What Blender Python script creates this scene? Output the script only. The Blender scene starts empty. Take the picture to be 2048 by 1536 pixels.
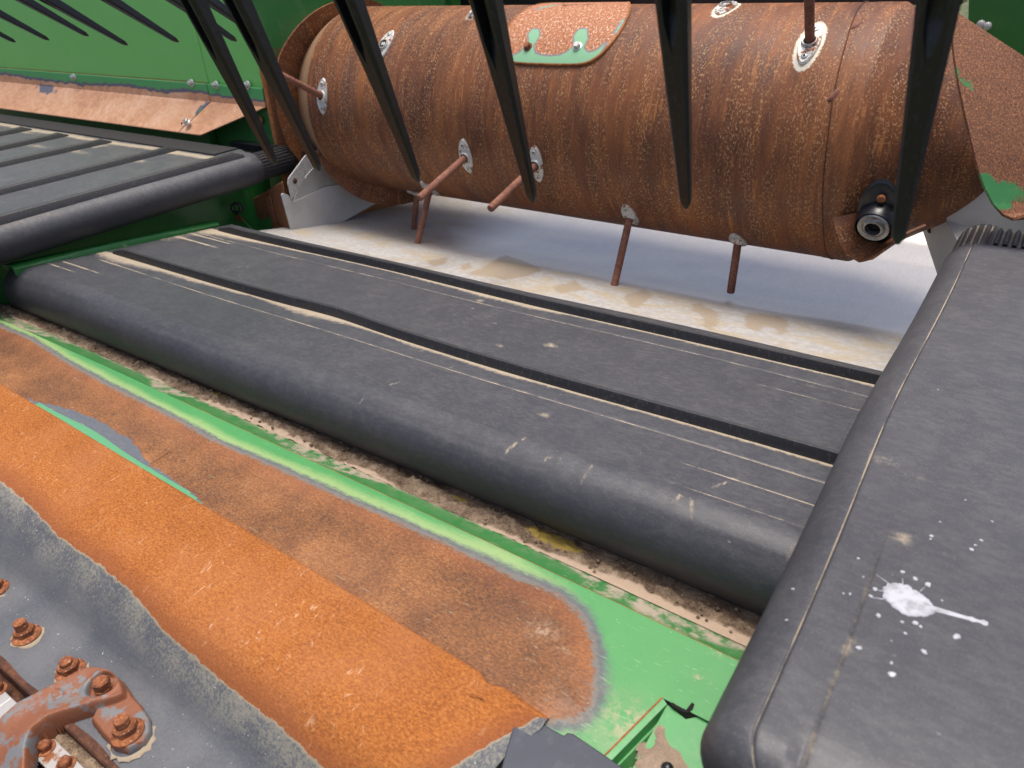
import bpy, math, random
import numpy as np
from mathutils import Matrix, Vector
random.seed(4)
sc = bpy.context.scene
COL = sc.collection
rad = math.radians

# ------------------------------------------------------------------ camera
# header frame: X across the machine, Y to its rear, Z up; the camera stands at the origin
F = 1499.0; CX, CY = 1024.0, 768.0
VX = np.array([-1389., 30.]); VY = np.array([2244., -175.])
ax_ = -np.array([VX[0]-CX, VX[1]-CY, F]); ax_ /= np.linalg.norm(ax_)
ay_ = np.array([VY[0]-CX, VY[1]-CY, F]); ay_ -= ax_*(ax_@ay_); ay_ /= np.linalg.norm(ay_)
az_ = np.cross(ax_, ay_)
RM = np.array([ax_, ay_, az_])
cam = bpy.data.cameras.new('camera'); camo = bpy.data.objects.new('camera', cam); COL.objects.link(camo)
m = Matrix.Identity(4)
for i in range(3):
    m[i][0] = RM[i, 0]; m[i][1] = -RM[i, 1]; m[i][2] = -RM[i, 2]
camo.matrix_world = m
cam.sensor_width = 36; cam.lens = 36*F/2048; cam.clip_start = .02; cam.clip_end = 2000
cam.dof.use_dof = True; cam.dof.focus_distance = 1.15; cam.dof.aperture_fstop = 8.0
sc.camera = camo
sc.render.resolution_x = 1024; sc.render.resolution_y = 768

# ------------------------------------------------------------------ light
SUN_EL, SUN_AZ = 86, 10          # degrees; azimuth from +Y towards +X
w = bpy.data.worlds.new('World'); sc.world = w; w.use_nodes = True
wn = w.node_tree; bg = wn.nodes['Background']
sky = wn.nodes.new('ShaderNodeTexSky'); sky.sky_type = 'NISHITA'; sky.sun_disc = False
sky.sun_elevation = rad(SUN_EL); sky.sun_rotation = rad(SUN_AZ)
sky.air_density = .45; sky.dust_density = 5.0; sky.ozone_density = .2; sky.altitude = 200
wn.links.new(sky.outputs[0], bg.inputs[0]); bg.inputs[1].default_value = .15
sd = bpy.data.lights.new('sun', 'SUN'); sd.energy = 1.4; sd.angle = rad(26); sd.color = (1, .96, .9)
so = bpy.data.objects.new('sun', sd); COL.objects.link(so)
sdir = Vector((math.sin(rad(SUN_AZ))*math.cos(rad(SUN_EL)), math.cos(rad(SUN_AZ))*math.cos(rad(SUN_EL)), math.sin(rad(SUN_EL))))
so.rotation_euler = sdir.to_track_quat('Z', 'Y').to_euler()
sc.view_settings.view_transform = 'Standard'; sc.view_settings.look = 'None'
sc.view_settings.exposure = .85; sc.view_settings.gamma = 1

# ------------------------------------------------------------------ surveying helpers
def ray(u, v): return RM @ np.array([(u-CX)/F, (v-CY)/F, 1.])
def onx(u, v, x): d = ray(u, v); return d*x/d[0]
def ony(u, v, y): d = ray(u, v); return d*y/d[1]
def onz(u, v, z): d = ray(u, v); return d*z/d[2]
def onpl(u, v, z0, y0, s):        # sloping plane z = z0 + s (y - y0)
    d = ray(u, v); t = (z0-s*y0)/(d[2]-s*d[1]); return d*t
AXY, AXZ, DR = 1.680, -.368, .245  # auger axis and radius
def oncyl(u, v, r=DR):
    d = ray(u, v); a = d[1]**2+d[2]**2; b = -2*(d[1]*AXY+d[2]*AXZ); c = AXY**2+AXZ**2-r*r
    q = max(b*b-4*a*c, 0); t = (-b-math.sqrt(q))/(2*a); p = d*t
    return p[0], math.atan2(p[2]-AXZ, p[1]-AXY) % (2*math.pi)
def cyl(x, th, r): return (x, AXY+r*math.cos(th), AXZ+r*math.sin(th))

# ------------------------------------------------------------------ noise / distance in numpy
def vnoise(x, y, seed=0):
    x = np.asarray(x, float); y = np.asarray(y, float)
    xi = np.floor(x).astype(np.int64); yi = np.floor(y).astype(np.int64); xf = x-xi; yf = y-yi
    def h(a, b):
        n = (a*374761393 + b*668265263 + seed*974634777) & 0xffffffff
        n = ((n ^ (n >> 13))*1274126177) & 0xffffffff
        return ((n ^ (n >> 16)) & 0xffff)/65535.
    sx = xf*xf*(3-2*xf); sy = yf*yf*(3-2*yf)
    return (h(xi, yi)*(1-sx)+h(xi+1, yi)*sx)*(1-sy)+(h(xi, yi+1)*(1-sx)+h(xi+1, yi+1)*sx)*sy
def fbm(x, y, seed=0, oct=4):
    s = 0; a = .5
    for i in range(oct):
        s = s+a*vnoise(np.asarray(x)*2**i, np.asarray(y)*2**i, seed+i); a /= 2
    return s/(1-.5**oct)
def sdf(px, py, poly):            # signed distance, negative inside
    px = np.asarray(px, float); py = np.asarray(py, float)
    d = np.full(px.shape, 1e9); ins = np.zeros(px.shape, bool); n = len(poly)
    for i in range(n):
        ax, ay = poly[i]; bx, by = poly[(i+1) % n]
        ex, ey = bx-ax, by-ay; wx, wy = px-ax, py-ay
        t = np.clip((wx*ex+wy*ey)/(ex*ex+ey*ey+1e-15), 0, 1)
        d = np.minimum(d, (wx-ex*t)**2+(wy-ey*t)**2)
        if abs(by-ay) > 1e-15:
            c = ((ay > py) != (by > py)) & (px < (bx-ax)*(py-ay)/(by-ay)+ax); ins ^= c
    d = np.sqrt(d); return np.where(ins, -d, d)
def dseg(px, py, pts):            # distance to a polyline
    d = np.full(np.shape(px), 1e9)
    for (ax, ay), (bx, by) in zip(pts[:-1], pts[1:]):
        ex, ey = bx-ax, by-ay; wx, wy = px-ax, py-ay
        t = np.clip((wx*ex+wy*ey)/(ex*ex+ey*ey+1e-15), 0, 1)
        d = np.minimum(d, np.hypot(wx-ex*t, wy-ey*t))
    return d

# ------------------------------------------------------------------ object helpers
def thing(name, label, cat, loc=(0, 0, 0), group=None):
    o = bpy.data.objects.new(name, None); COL.objects.link(o); o.location = loc; o.empty_display_size = .05
    o['label'] = label; o['category'] = cat
    if group: o['group'] = group
    return o
def tag(o, label, cat, group=None):
    o['label'] = label; o['category'] = cat
    if group: o['group'] = group
    return o
def absloc(o):
    p = Vector((0, 0, 0))
    while o is not None: p = p+o.location; o = o.parent
    return p
def mk(name, V, Fs, mat, parent=None, smooth=True, attrs=None, uv=None, origin=None, label=None, kind=None, auto=None):
    V = np.asarray(V, float).reshape(-1, 3)
    og = np.array(origin if origin is not None else (absloc(parent) if parent else (0, 0, 0)), float)
    me = bpy.data.meshes.new(name); me.from_pydata((V-og).tolist(), [], [tuple(int(i) for i in f) for f in Fs])
    me.materials.append(mat)
    if attrs:
        for k, a in attrs.items():
            at = me.attributes.new(k, 'FLOAT', 'POINT'); at.data.foreach_set('value', np.asarray(a, np.float32).ravel())
    if uv is not None:
        l = me.uv_layers.new(name='uv'); vi = np.zeros(len(me.loops), np.int64); me.loops.foreach_get('vertex_index', vi)
        l.data.foreach_set('uv', np.asarray(uv, np.float32)[vi].ravel())
    me.update()
    if smooth:
        me.polygons.foreach_set('use_smooth', [True]*len(me.polygons))
        if auto is not None: me.set_sharp_from_angle(angle=rad(auto))
    o = bpy.data.objects.new(name, me); COL.objects.link(o)
    if parent:
        o.parent = parent; o.location = Vector(og.tolist())-absloc(parent)
    else: o.location = og.tolist()
    if label: o['label'] = label
    if kind: o['kind'] = kind
    return o
def gridfaces(n, m, close=False):
    f = []
    for i in range(n-1):
        for j in range(m-1 if not close else m):
            k = (j+1) % m; f.append((i*m+j, (i+1)*m+j, (i+1)*m+k, i*m+k))
    return f
class MB:                          # collects small solids
    def __init__(s): s.V = []; s.F = []
    def add(s, V, Fs):
        b = len(s.V); s.V += [tuple(v) for v in V]; s.F += [tuple(i+b for i in f) for f in Fs]; return s
    def box(s, a, b, bev=0):
        x0, y0, z0 = a; x1, y1, z1 = b
        return s.add([(x0, y0, z0), (x1, y0, z0), (x1, y1, z0), (x0, y1, z0), (x0, y0, z1), (x1, y0, z1), (x1, y1, z1), (x0, y1, z1)],
                     [(3, 2, 1, 0), (4, 5, 6, 7), (0, 1, 5, 4), (1, 2, 6, 5), (2, 3, 7, 6), (3, 0, 4, 7)])
    def lathe(s, prof, c=(0, 0, 0), axis=(0, 0, 1), n=24, cap=True):
        q = Vector((0, 0, 1)).rotation_difference(Vector(axis).normalized()); c = Vector(c); V = []
        for r, h in prof:
            for k in range(n):
                a = 2*math.pi*k/n; V.append(tuple(c+q @ Vector((r*math.cos(a), r*math.sin(a), h))))
        Fs = []
        for i in range(len(prof)-1):
            for k in range(n):
                l = (k+1) % n; Fs.append((i*n+k, i*n+l, (i+1)*n+l, (i+1)*n+k))
        if cap: Fs.append(tuple(range(n))[::-1]); Fs.append(tuple((len(prof)-1)*n+k for k in range(n)))
        return s.add(V, Fs)
    def prism(s, pts, off):        # pts: 3D outline, off: extrusion vector
        n = len(pts); V = [tuple(p) for p in pts]+[tuple(np.add(p, off)) for p in pts]
        Fs = [tuple(range(n)), tuple(range(2*n-1, n-1, -1))]+[(i, i+n, (i+1) % n+n, (i+1) % n) for i in range(n)]
        return s.add(V, Fs)
    def build(s, name, mat, parent=None, **k): return mk(name, s.V, s.F, mat, parent, **k)
def bevel(o, w=.001, seg=2):
    b = o.modifiers.new('b', 'BEVEL'); b.width = w; b.segments = seg; b.limit_method = 'ANGLE'; b.angle_limit = rad(35); return o
def sweepx(xs, profs, close=False):
    """profs: list (len xs) of lists of (y,z)"""
    V = []
    for x, p in zip(xs, profs):
        for y, z in p: V.append((x, y, z))
    return V, gridfaces(len(xs), len(profs[0]), close)

# ------------------------------------------------------------------ material helper
class N:
    def __init__(s, name):
        s.m = bpy.data.materials.new(name); s.m.use_nodes = True; s.t = s.m.node_tree; s.b = s.t.nodes['Principled BSDF']
        s.tc = s.t.nodes.new('ShaderNodeTexCoord')
    def n(s, t): return s.t.nodes.new(t)
    def set(s, sock, v):
        if isinstance(v, bpy.types.NodeSocket): s.t.links.new(v, sock)
        elif v is not None:
            if isinstance(v, (tuple, list)) and sock.type == 'RGBA' and len(v) == 3: v = (*v, 1)
            sock.default_value = v
    def co(s, scale=(1, 1, 1), src='Object', rot=(0, 0, 0)):
        q = s.n('ShaderNodeMapping'); s.set(q.inputs[0], s.tc.outputs[src]); q.inputs['Scale'].default_value = scale
        q.inputs['Rotation'].default_value = rot; return q.outputs[0]
    def noise(s, sc_, vec=None, det=6, ro=.6, dist=0):
        q = s.n('ShaderNodeTexNoise'); q.inputs['Scale'].default_value = sc_; q.inputs['Detail'].default_value = det
        q.inputs['Roughness'].default_value = ro; q.inputs['Distortion'].default_value = dist
        s.set(q.inputs['Vector'], vec if vec is not None else s.tc.outputs['Object']); return q.outputs[0]
    def voro(s, sc_, vec=None, feat='F1'):
        q = s.n('ShaderNodeTexVoronoi'); q.feature = feat; q.inputs['Scale'].default_value = sc_
        s.set(q.inputs['Vector'], vec if vec is not None else s.tc.outputs['Object']); return q.outputs[0]
    def attr(s, name):
        q = s.n('ShaderNodeAttribute'); q.attribute_name = name; return q.outputs['Fac']
    def step(s, v, a, b):          # smooth 0..1 between a and b
        q = s.n('ShaderNodeMapRange'); q.interpolation_type = 'SMOOTHSTEP'; s.set(q.inputs[0], v)
        lo, hi = (0, 1) if a < b else (1, 0)
        q.inputs[1].default_value = min(a, b); q.inputs[2].default_value = max(a, b)
        q.inputs[3].default_value = lo; q.inputs[4].default_value = hi; return q.outputs[0]
    def ma(s, op, a, b=0, c=0):
        q = s.n('ShaderNodeMath'); q.operation = op; s.set(q.inputs[0], a); s.set(q.inputs[1], b); s.set(q.inputs[2], c); return q.outputs[0]
    def mix(s, f, a, b):
        q = s.n('ShaderNodeMix'); q.data_type = 'RGBA'; s.set(q.inputs[0], f); s.set(q.inputs[6], a); s.set(q.inputs[7], b); return q.outputs[2]
    def ramp(s, f, stops):
        q = s.n('ShaderNodeValToRGB'); s.set(q.inputs[0], f); e = q.color_ramp.elements
        while len(e) < len(stops): e.new(.5)
        for k, (p, c) in zip(e, stops): k.position = p; k.color = (*c, 1)
        return q.outputs[0]
    def bump(s, h, dist=.001, st=1.0):
        q = s.n('ShaderNodeBump'); q.inputs['Strength'].default_value = st; q.inputs['Distance'].default_value = dist
        s.set(q.inputs['Height'], h); s.set(s.b.inputs['Normal'], q.outputs[0])
    def out(s, col, rough=.6, metal=0, spec=None):
        s.set(s.b.inputs['Base Color'], col); s.set(s.b.inputs['Roughness'], rough); s.set(s.b.inputs['Metallic'], metal)
        if spec is not None: s.set(s.b.inputs['Specular IOR Level'], spec)
        return s.m

GREEN = (.062, .27, .075); GREEN_D = (.02, .15, .035); GREEN_P = (.25, .40, .125)
# rust of the auger tube: streaks round the tube, tan flecks
def mat_drum():
    s = N('auger_rust'); uv = s.co(src='UV')
    big = s.noise(7, s.co((1, .35, 1), 'UV'), 5, .6)
    st = s.noise(60, s.co((1, .16, 1), 'UV'), 6, .65)
    col = s.ramp(s.ma('MULTIPLY_ADD', st, .36, s.ma('MULTIPLY_ADD', big, .40, s.ma('MULTIPLY', s.noise(420, s.co((1, .6, 1), 'UV'), 5, .75), .24))),
                 [(.34, (.045, .018, .012)), (.45, (.115, .042, .020)), (.54, (.205, .073, .027)), (.66, (.37, .135, .038))])
    purple = s.step(s.noise(9, s.co((1, .4, 1), 'UV'), 4, .6), .5, .68)
    col = s.mix(s.ma('MULTIPLY', purple, .6), col, (.105, .050, .036))
    fl = s.noise(290, s.co((1, .55, 1), 'UV'), 4, .7, .3)
    reg = s.noise(14, s.co((2.6, .25, 1), 'UV'), 5, .7)
    fl2 = s.ma('MULTIPLY', s.step(fl, .53, .60), s.ma('MULTIPLY_ADD', s.step(reg, .38, .60), .92, .08))
    col = s.mix(s.ma('MULTIPLY', fl2, .7), col, (.56, .33, .15))
    run = s.ma('MULTIPLY', s.step(s.noise(130, s.co((1, .07, 1), 'UV'), 4, .6), .56, .68), s.step(s.noise(17, uv, 3), .42, .62))
    col = s.mix(s.ma('MULTIPLY', run, .6), col, (.52, .21, .06))
    dirt = s.attr('dust'); col = s.mix(dirt, col, s.mix(s.noise(40, uv), (.42, .29, .18), (.30, .17, .09)))
    dk = s.attr('white'); edge = s.step(s.ma('ADD', dk, s.ma('MULTIPLY', s.ma('SUBTRACT', s.noise(200, uv, 4), .5), .9)), .42, .62)
    col = s.mix(edge, col, (.70, .64, .50))
    s.bump(s.ma('ADD', s.noise(300, uv, 4), s.ma('MULTIPLY', fl2, .5)), .0006, .6)
    return s.out(col, s.ramp(st, [(.3, (.42,)*3), (.7, (.68,)*3)]), 0, .32)
def mat_rust(name, a, b, c, flecks=(.6, .38, .22), sc_=60, fl=.5, bm=.0008, rough=.8):
    s = N(name); n1 = s.noise(sc_, None, 8, .7); n2 = s.noise(sc_*.12, None, 4, .6)
    col = s.ramp(s.ma('MULTIPLY_ADD', n1, .6, s.ma('MULTIPLY', n2, .4)), [(.34, a), (.5, b), (.64, c)])
    f = s.ma('MULTIPLY', s.step(s.noise(sc_*3.2, None, 4, .6, .5), .58, .68), fl); col = s.mix(f, col, flecks)
    s.bump(s.noise(sc_*3, None, 6, .7), bm, .7); return s.out(col, rough, 0, .3)
def rust_col(s, base='dark'):
    n1 = s.noise(420, s.co((.55, 1.0, 1)), 5, .75); n2 = s.noise(11, None, 5, .6)
    if base == 'dark':
        return s.ramp(s.ma('MULTIPLY_ADD', n1, .62, s.ma('MULTIPLY', n2, .38)),
                      [(.36, (.060, .030, .018)), (.46, (.17, .072, .028)), (.56, (.31, .130, .045)), (.68, (.50, .24, .090))]), n1
# hold-down plate: bright orange, wearing into grey paint
def mat_hold():
    s = N('orange_rust_plate'); wv = s.attr('wear')
    n1 = s.noise(330, s.co((.7, 1.3, 1)), 8, .75, .3); n2 = s.noise(14, None, 5, .6)
    col = s.ramp(s.ma('MULTIPLY_ADD', n1, .87, s.ma('MULTIPLY', n2, .13)),
                 [(.34, (.15, .050, .016)), (.46, (.29, .095, .023)), (.56, (.41, .145, .033)), (.70, (.54, .25, .085))])
    pk = s.step(s.noise(9, None, 4, .6), .42, .70); col = s.mix(s.ma('MULTIPLY', pk, .22), col, (.42, .18, .085))
    fl = s.ma('MULTIPLY', s.step(s.noise(75, s.co((1.7, .8, 1)), 6, .7, .7), .59, .66), s.step(s.noise(13, None, 3), .42, .6))
    col = s.mix(s.ma('MULTIPLY', fl, .55), col, (.68, .45, .27))
    nw = s.ma('ADD', wv, s.ma('MULTIPLY', s.ma('SUBTRACT', s.noise(70, None, 8, .7), .5), .012))
    dk = s.step(s.ma('ADD', wv, s.ma('MULTIPLY', s.ma('SUBTRACT', n2, .5), .03)), -.035, .0)
    col = s.mix(s.ma('MULTIPLY', dk, .8), col, s.mix(n1, (.13, .045, .022), (.36, .115, .038)))
    g1 = s.noise(260, None, 8, .78); g2 = s.noise(12, None, 5)
    lich = s.step(s.ma('MULTIPLY_ADD', g1, .7, s.ma('MULTIPLY', g2, .3)), .45, .56)
    near = s.step(wv, .05, .012)
    grey = s.mix(s.ma('MULTIPLY', lich, s.ma('MULTIPLY_ADD', near, .55, .12)), s.mix(g2, (.062, .067, .080), (.130, .137, .150)), (.27, .255, .19))
    sp = s.ma('MULTIPLY', s.step(s.noise(240, None, 2), .70, .76), .7); grey = s.mix(sp, grey, (.6, .6, .58))
    rimc = s.ma('MULTIPLY', s.step(nw, .004, .0), .6)
    grey = s.mix(rimc, grey, (.42, .33, .2))
    f = s.step(nw, -.0008, .0008); col = s.mix(f, col, grey)
    s.bump(s.mix(f, s.noise(260, None, 6, .7), s.noise(150, None, 3)), .0011, .7)
    return s.out(col, s.mix(f, (.9,)*3, (.55,)*3), 0, .22)
# ramp plate: rust in the middle, primer, pale worn paint, green
def mat_ramp():
    s = N('worn_green_ramp'); wv = s.attr('wear'); pt = s.attr('patch'); du = s.attr('dust'); rc, n1 = rust_col(s)
    big = s.noise(7, None, 4, .6); rc = s.mix(s.ma('MULTIPLY', s.step(big, .4, .8), .35), rc, (.155, .075, .045))
    red = s.step(s.ma('ADD', wv, s.ma('MULTIPLY', big, .02)), -.03, .0)
    rc = s.mix(s.ma('MULTIPLY', red, .25), rc, s.mix(n1, (.30, .09, .04), (.52, .19, .07)))
    sc1 = s.noise(240, s.co((.35, 1.6, 1), rot=(0, 0, rad(25))), 5, .7)
    d = s.ma('ADD', s.ma('ADD', wv, .0055), s.ma('MULTIPLY', s.ma('SUBTRACT', s.noise(60, None, 6, .7), .5), .010))
    d = s.ma('ADD', d, s.ma('MULTIPLY', s.ma('SUBTRACT', sc1, .5), .026))
    p = s.ma('ADD', pt, s.ma('MULTIPLY', s.ma('SUBTRACT', s.noise(60, s.co((.5, 1.2, 1)), 8, .75), .5), .022))
    prim = s.mix(s.noise(160, s.co((.4, 1.3, 1), rot=(0, 0, rad(20))), 6, .7), (.045, .056, .080), (.14, .15, .170))
    prim = s.mix(s.ma('MULTIPLY', s.step(d, .012, .002), .75), prim, s.mix(s.noise(120, None, 5), (.17, .15, .12), (.28, .255, .20)))
    pale = s.mix(s.noise(90, None, 6, .7), GREEN_P, (.33, .46, .20))
    full = s.mix(s.noise(30, None, 5), GREEN, (.085, .33, .10))
    right = s.attr('fresh')
    grn = s.mix(s.step(s.ma('ADD', d, s.ma('MULTIPLY', right, .03)), .02, .05), pale, full)
    col = s.mix(s.step(d, -.0022, .0030), rc, prim)
    col = s.mix(s.step(d, .007, .022), col, grn)
    col = s.mix(s.attr('deep'), col, s.mix(s.noise(40, None, 5), (.022, .15, .035), (.04, .20, .05)))  # shading of the steep flange painted in as a darker green
    col = s.mix(s.step(p, .001, -.001), col, s.mix(s.noise(200, s.co((.4, 1.2, 1)), 6, .75), (.060, .072, .095), (.17, .185, .20)))
    col = s.mix(s.step(s.attr('rim'), .0035, .0025), col, (.10, .33, .16))
    dd = s.ma('MULTIPLY', du, s.step(s.noise(55, None, 6, .7), .38, .6)); col = s.mix(dd, col, (.42, .35, .27))
    spk = s.step(s.noise(380, None, 2), .71, .76); col = s.mix(s.ma('MULTIPLY', spk, .5), col, (.7, .66, .58))
    lp = s.ma('MULTIPLY', s.attr('scuff'), s.step(s.noise(130, None, 7, .75), .44, .6)); col = s.mix(s.ma('MULTIPLY', lp, .7), col, (.50, .36, .24))
    scr = s.ma('MULTIPLY', s.step(s.noise(50, s.co((1, 7, 1), rot=(0, 0, rad(-35))), 4, .6), .64, .7), .22); col = s.mix(scr, col, (.55, .66, .45))
    s.bump(s.ma('MULTIPLY', s.noise(400, None, 5, .7), s.step(d, .004, -.004)), .0009, .6)
    return s.out(col, s.mix(s.step(d, .008, .014), (.75,)*3, (.42,)*3), 0, .4)
def mat_green(name, a=GREEN, b=(.07, .36, .10), dirt=.15, rust=0):
    s = N(name); n = s.noise(9, None, 5); col = s.mix(n, a, b)
    col = s.mix(s.ma('MULTIPLY', s.step(s.noise(30, None, 7, .7), .5, .7), dirt), col, (.40, .42, .28))
    scr = s.ma('MULTIPLY', s.step(s.noise(26, s.co((5, 1, .6), rot=(0, rad(20), 0)), 4, .6), .65, .72), .18); col = s.mix(scr, col, (.5, .68, .45))
    if rust:
        f = s.step(s.ma('ADD', s.attr('wear'), s.ma('MULTIPLY', s.ma('SUBTRACT', s.noise(38, None, 8, .75), .5), .085)), .003, -.003)
        rc = s.ramp(s.noise(320, None, 8, .75), [(.35, (.06, .026, .018)), (.5, (.15, .06, .028)), (.68, (.42, .18, .07))])
        col = s.mix(f, col, rc); s.bump(s.ma('MULTIPLY', s.noise(260), f), .0006, .5)
        return s.out(col, s.mix(f, (.35,)*3, (.8,)*3), 0, .45)
    return s.out(col, .34, 0, .5)
def mat_skirt():
    s = N('peach_rust_skirt'); wv = s.attr('wear')
    n = s.noise(70, None, 7, .7); n2 = s.noise(9, None, 4)
    rc = s.ramp(s.ma('MULTIPLY_ADD', n, .5, s.ma('MULTIPLY', n2, .5)), [(.35, (.50, .235, .12)), (.5, (.68, .36, .20)), (.65, (.80, .51, .33))])
    d = s.ma('ADD', wv, s.ma('MULTIPLY', s.ma('SUBTRACT', s.noise(28, None, 5, .6), .5), .028))
    col = s.mix(s.step(d, -.001, .001), rc, (.14, .145, .18)); col = s.mix(s.step(d, .008, .011), col, (.09, .38, .12))
    s.bump(s.noise(200, None, 5), .0005, .5); return s.out(col, .6, 0, .4)
# belt rubber
def mat_belt(name, a=(.035, .037, .044), b=(.056, .059, .069), dusty=.17):
    s = N(name); n1 = s.noise(22, None, 7, .68); n2 = s.noise(520, None, 3, .6); n3 = s.noise(3.2, None, 4)
    col = s.mix(s.ma('MULTIPLY_ADD', n1, .3, s.ma('MULTIPLY_ADD', n3, .3, s.ma('MULTIPLY', s.noise(300, s.co((.5, 1, 1)), 5, .7), .4))), a, b)
    base_ = s.mix(.85, col, (.010, .010, .012)); unshaded = s.attr('unshaded')
    haze_ = s.ma('MULTIPLY', s.step(s.ma('MULTIPLY_ADD', n1, .35, s.ma('MULTIPLY', s.noise(170, s.co((.45, 1, 1)), 7, .75), .65)), .42, .64), dusty)
    col = s.mix(haze_, col, (.24, .23, .21))
    col = s.mix(s.ma('MULTIPLY', s.step(n2, .55, .72), .28), col, (.22, .22, .22))
    sp = s.ma('MULTIPLY', s.step(s.noise(190, s.co((.7, 1, 1)), 3, .6), .70, .76), s.ma('MULTIPLY', s.step(s.noise(9, None, 5, .6), .50, .66), .65)); col = s.mix(sp, col, (.55, .54, .50))
    mud = s.ma('MULTIPLY', s.step(s.noise(19, s.co((1, 1, 1), rot=(0, 0, rad(40))), 5, .65, 1.2), .68, .74), .5); col = s.mix(mud, col, (.30, .27, .17))
    col = s.mix(s.ma('MULTIPLY_ADD', unshaded, .9, .1), s.mix(.75, col, base_), col)  # roll shade put into the rubber colour: front and underside go near black
    du = s.attr('dust'); dn = s.step(s.ma('ADD', du, s.ma('MULTIPLY', s.ma('SUBTRACT', s.noise(110, None, 8, .8), .5), 1.3)), .26, .86)
    col = s.mix(s.ma('MULTIPLY', dn, .92), col, s.mix(n1, (.46, .385, .28), (.32, .265, .19)))
    dk = s.attr('dark'); col = s.mix(dk, col, (.008, .008, .008))
    s.bump(s.ma('MULTIPLY_ADD', s.noise(700, None, 2), .35, n1), .0008, .45)
    return s.out(col, s.mix(dn, (.5,)*3, (.95,)*3), 0, .5)
def mat_pan():
    s = N('bare_steel_pan'); mu = s.attr('mud'); gr = s.attr('dull')
    n = s.noise(60, s.co((3, .5, 1)), 6, .7); big = s.noise(5, None, 4)
    col = s.mix(n, (.47, .445, .41), (.66, .635, .60))
    gn = s.noise(260, s.co((1.6, .4, 1)), 5, .75); col = s.mix(s.ma('MULTIPLY', s.step(gn, .5, .68), .35), col, (.40, .39, .37)); col = s.mix(s.ma('MULTIPLY', s.step(s.noise(16, s.co((2.5, .5, 1)), 5, .6), .5, .7), .3), col, (.46, .45, .43))
    mot = s.step(s.noise(75, None, 7, .75), .42, .62)
    col = s.mix(s.ma('MULTIPLY', gr, .75), col, s.mix(mot, (.30, .295, .285), (.43, .425, .42)))
    yel = s.ma('MULTIPLY', gr, s.step(s.noise(8, s.co((1, 2, 1)), 5, .65, .6), .44, .66)); col = s.mix(s.ma('MULTIPLY', yel, .7), col, (.40, .32, .19))
    d = s.ma('ADD', mu, s.ma('MULTIPLY', s.ma('SUBTRACT', s.noise(55, None, 6, .7), .5), .035))
    f = s.step(d, .003, -.008); col = s.mix(s.ma('MULTIPLY', f, .85), col, s.mix(s.noise(160, None, 4), (.26, .205, .14), (.40, .32, .22)))
    met = s.ma('MULTIPLY', s.ma('SUBTRACT', 1.25, gr), .5)
    s.bump(s.ma('ADD', s.noise(7, s.co((1.4, .6, 1)), 3), s.ma('MULTIPLY', n, .04)), .006, .5)
    return s.out(col, s.ma('MULTIPLY_ADD', gr, .30, .34), met, .5)
def mat_metal(name, col=(.55, .55, .53), dirt=(.36, .30, .22), amt=.4, rough=.45, metal=.5, sc_=120, rustc=(.40, .15, .05), ru=0):
    s = N(name); n = s.noise(sc_, None, 7, .7)
    c = s.mix(s.ma('MULTIPLY', s.step(n, .45, .65), amt), col, dirt)
    if ru: c = s.mix(s.step(s.ma('MULTIPLY_ADD', s.noise(sc_*.5, None, 7, .7), .8, s.ma('MULTIPLY', s.noise(sc_*.1), .2)), .62-ru, .68-ru), c, s.mix(n, rustc, (.2, .07, .03)))
    s.bump(n, .0006, .5); return s.out(c, rough, metal, .5)
def mat_plain(name, col, rough=.5, var=.3, sc_=80, metal=0, bm=.0003, worn=None):
    s = N(name); n = s.noise(sc_, None, 6, .65); c = s.mix(n, tuple(k*(1-var) for k in col), tuple(k*(1+var) for k in col))
    if worn: c = s.mix(s.ma('MULTIPLY', s.step(s.noise(sc_*1.4, s.co((1, 1, .35)), 5, .7), .52, .68), worn[1]), c, worn[0])
    s.bump(n, bm, .5); return s.out(c, rough, metal, .5)
def mat_dirt():
    s = N('dry_soil'); n = s.noise(500, None, 4, .7); n2 = s.noise(40, None, 6, .7); h = s.attr('hgt')
    col = s.ramp(s.ma('MULTIPLY_ADD', n, .45, s.ma('MULTIPLY', n2, .55)), [(.36, (.055, .036, .024)), (.48, (.17, .12, .08)), (.58, (.29, .22, .15)), (.7, (.46, .37, .27))])
    col = s.mix(s.step(h, .3, .8), s.mix(n, (.38, .28, .20), (.52, .40, .29)), col)
    yl = s.attr('yellow'); col = s.mix(s.ma('MULTIPLY', s.step(s.ma('ADD', yl, s.ma('MULTIPLY', s.ma('SUBTRACT', n2, .5), 1.2)), .45, .6), .8), col, (.36, .26, .05))
    s.bump(n, .0012, .8); return s.out(col, .95, 0, .1)

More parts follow.
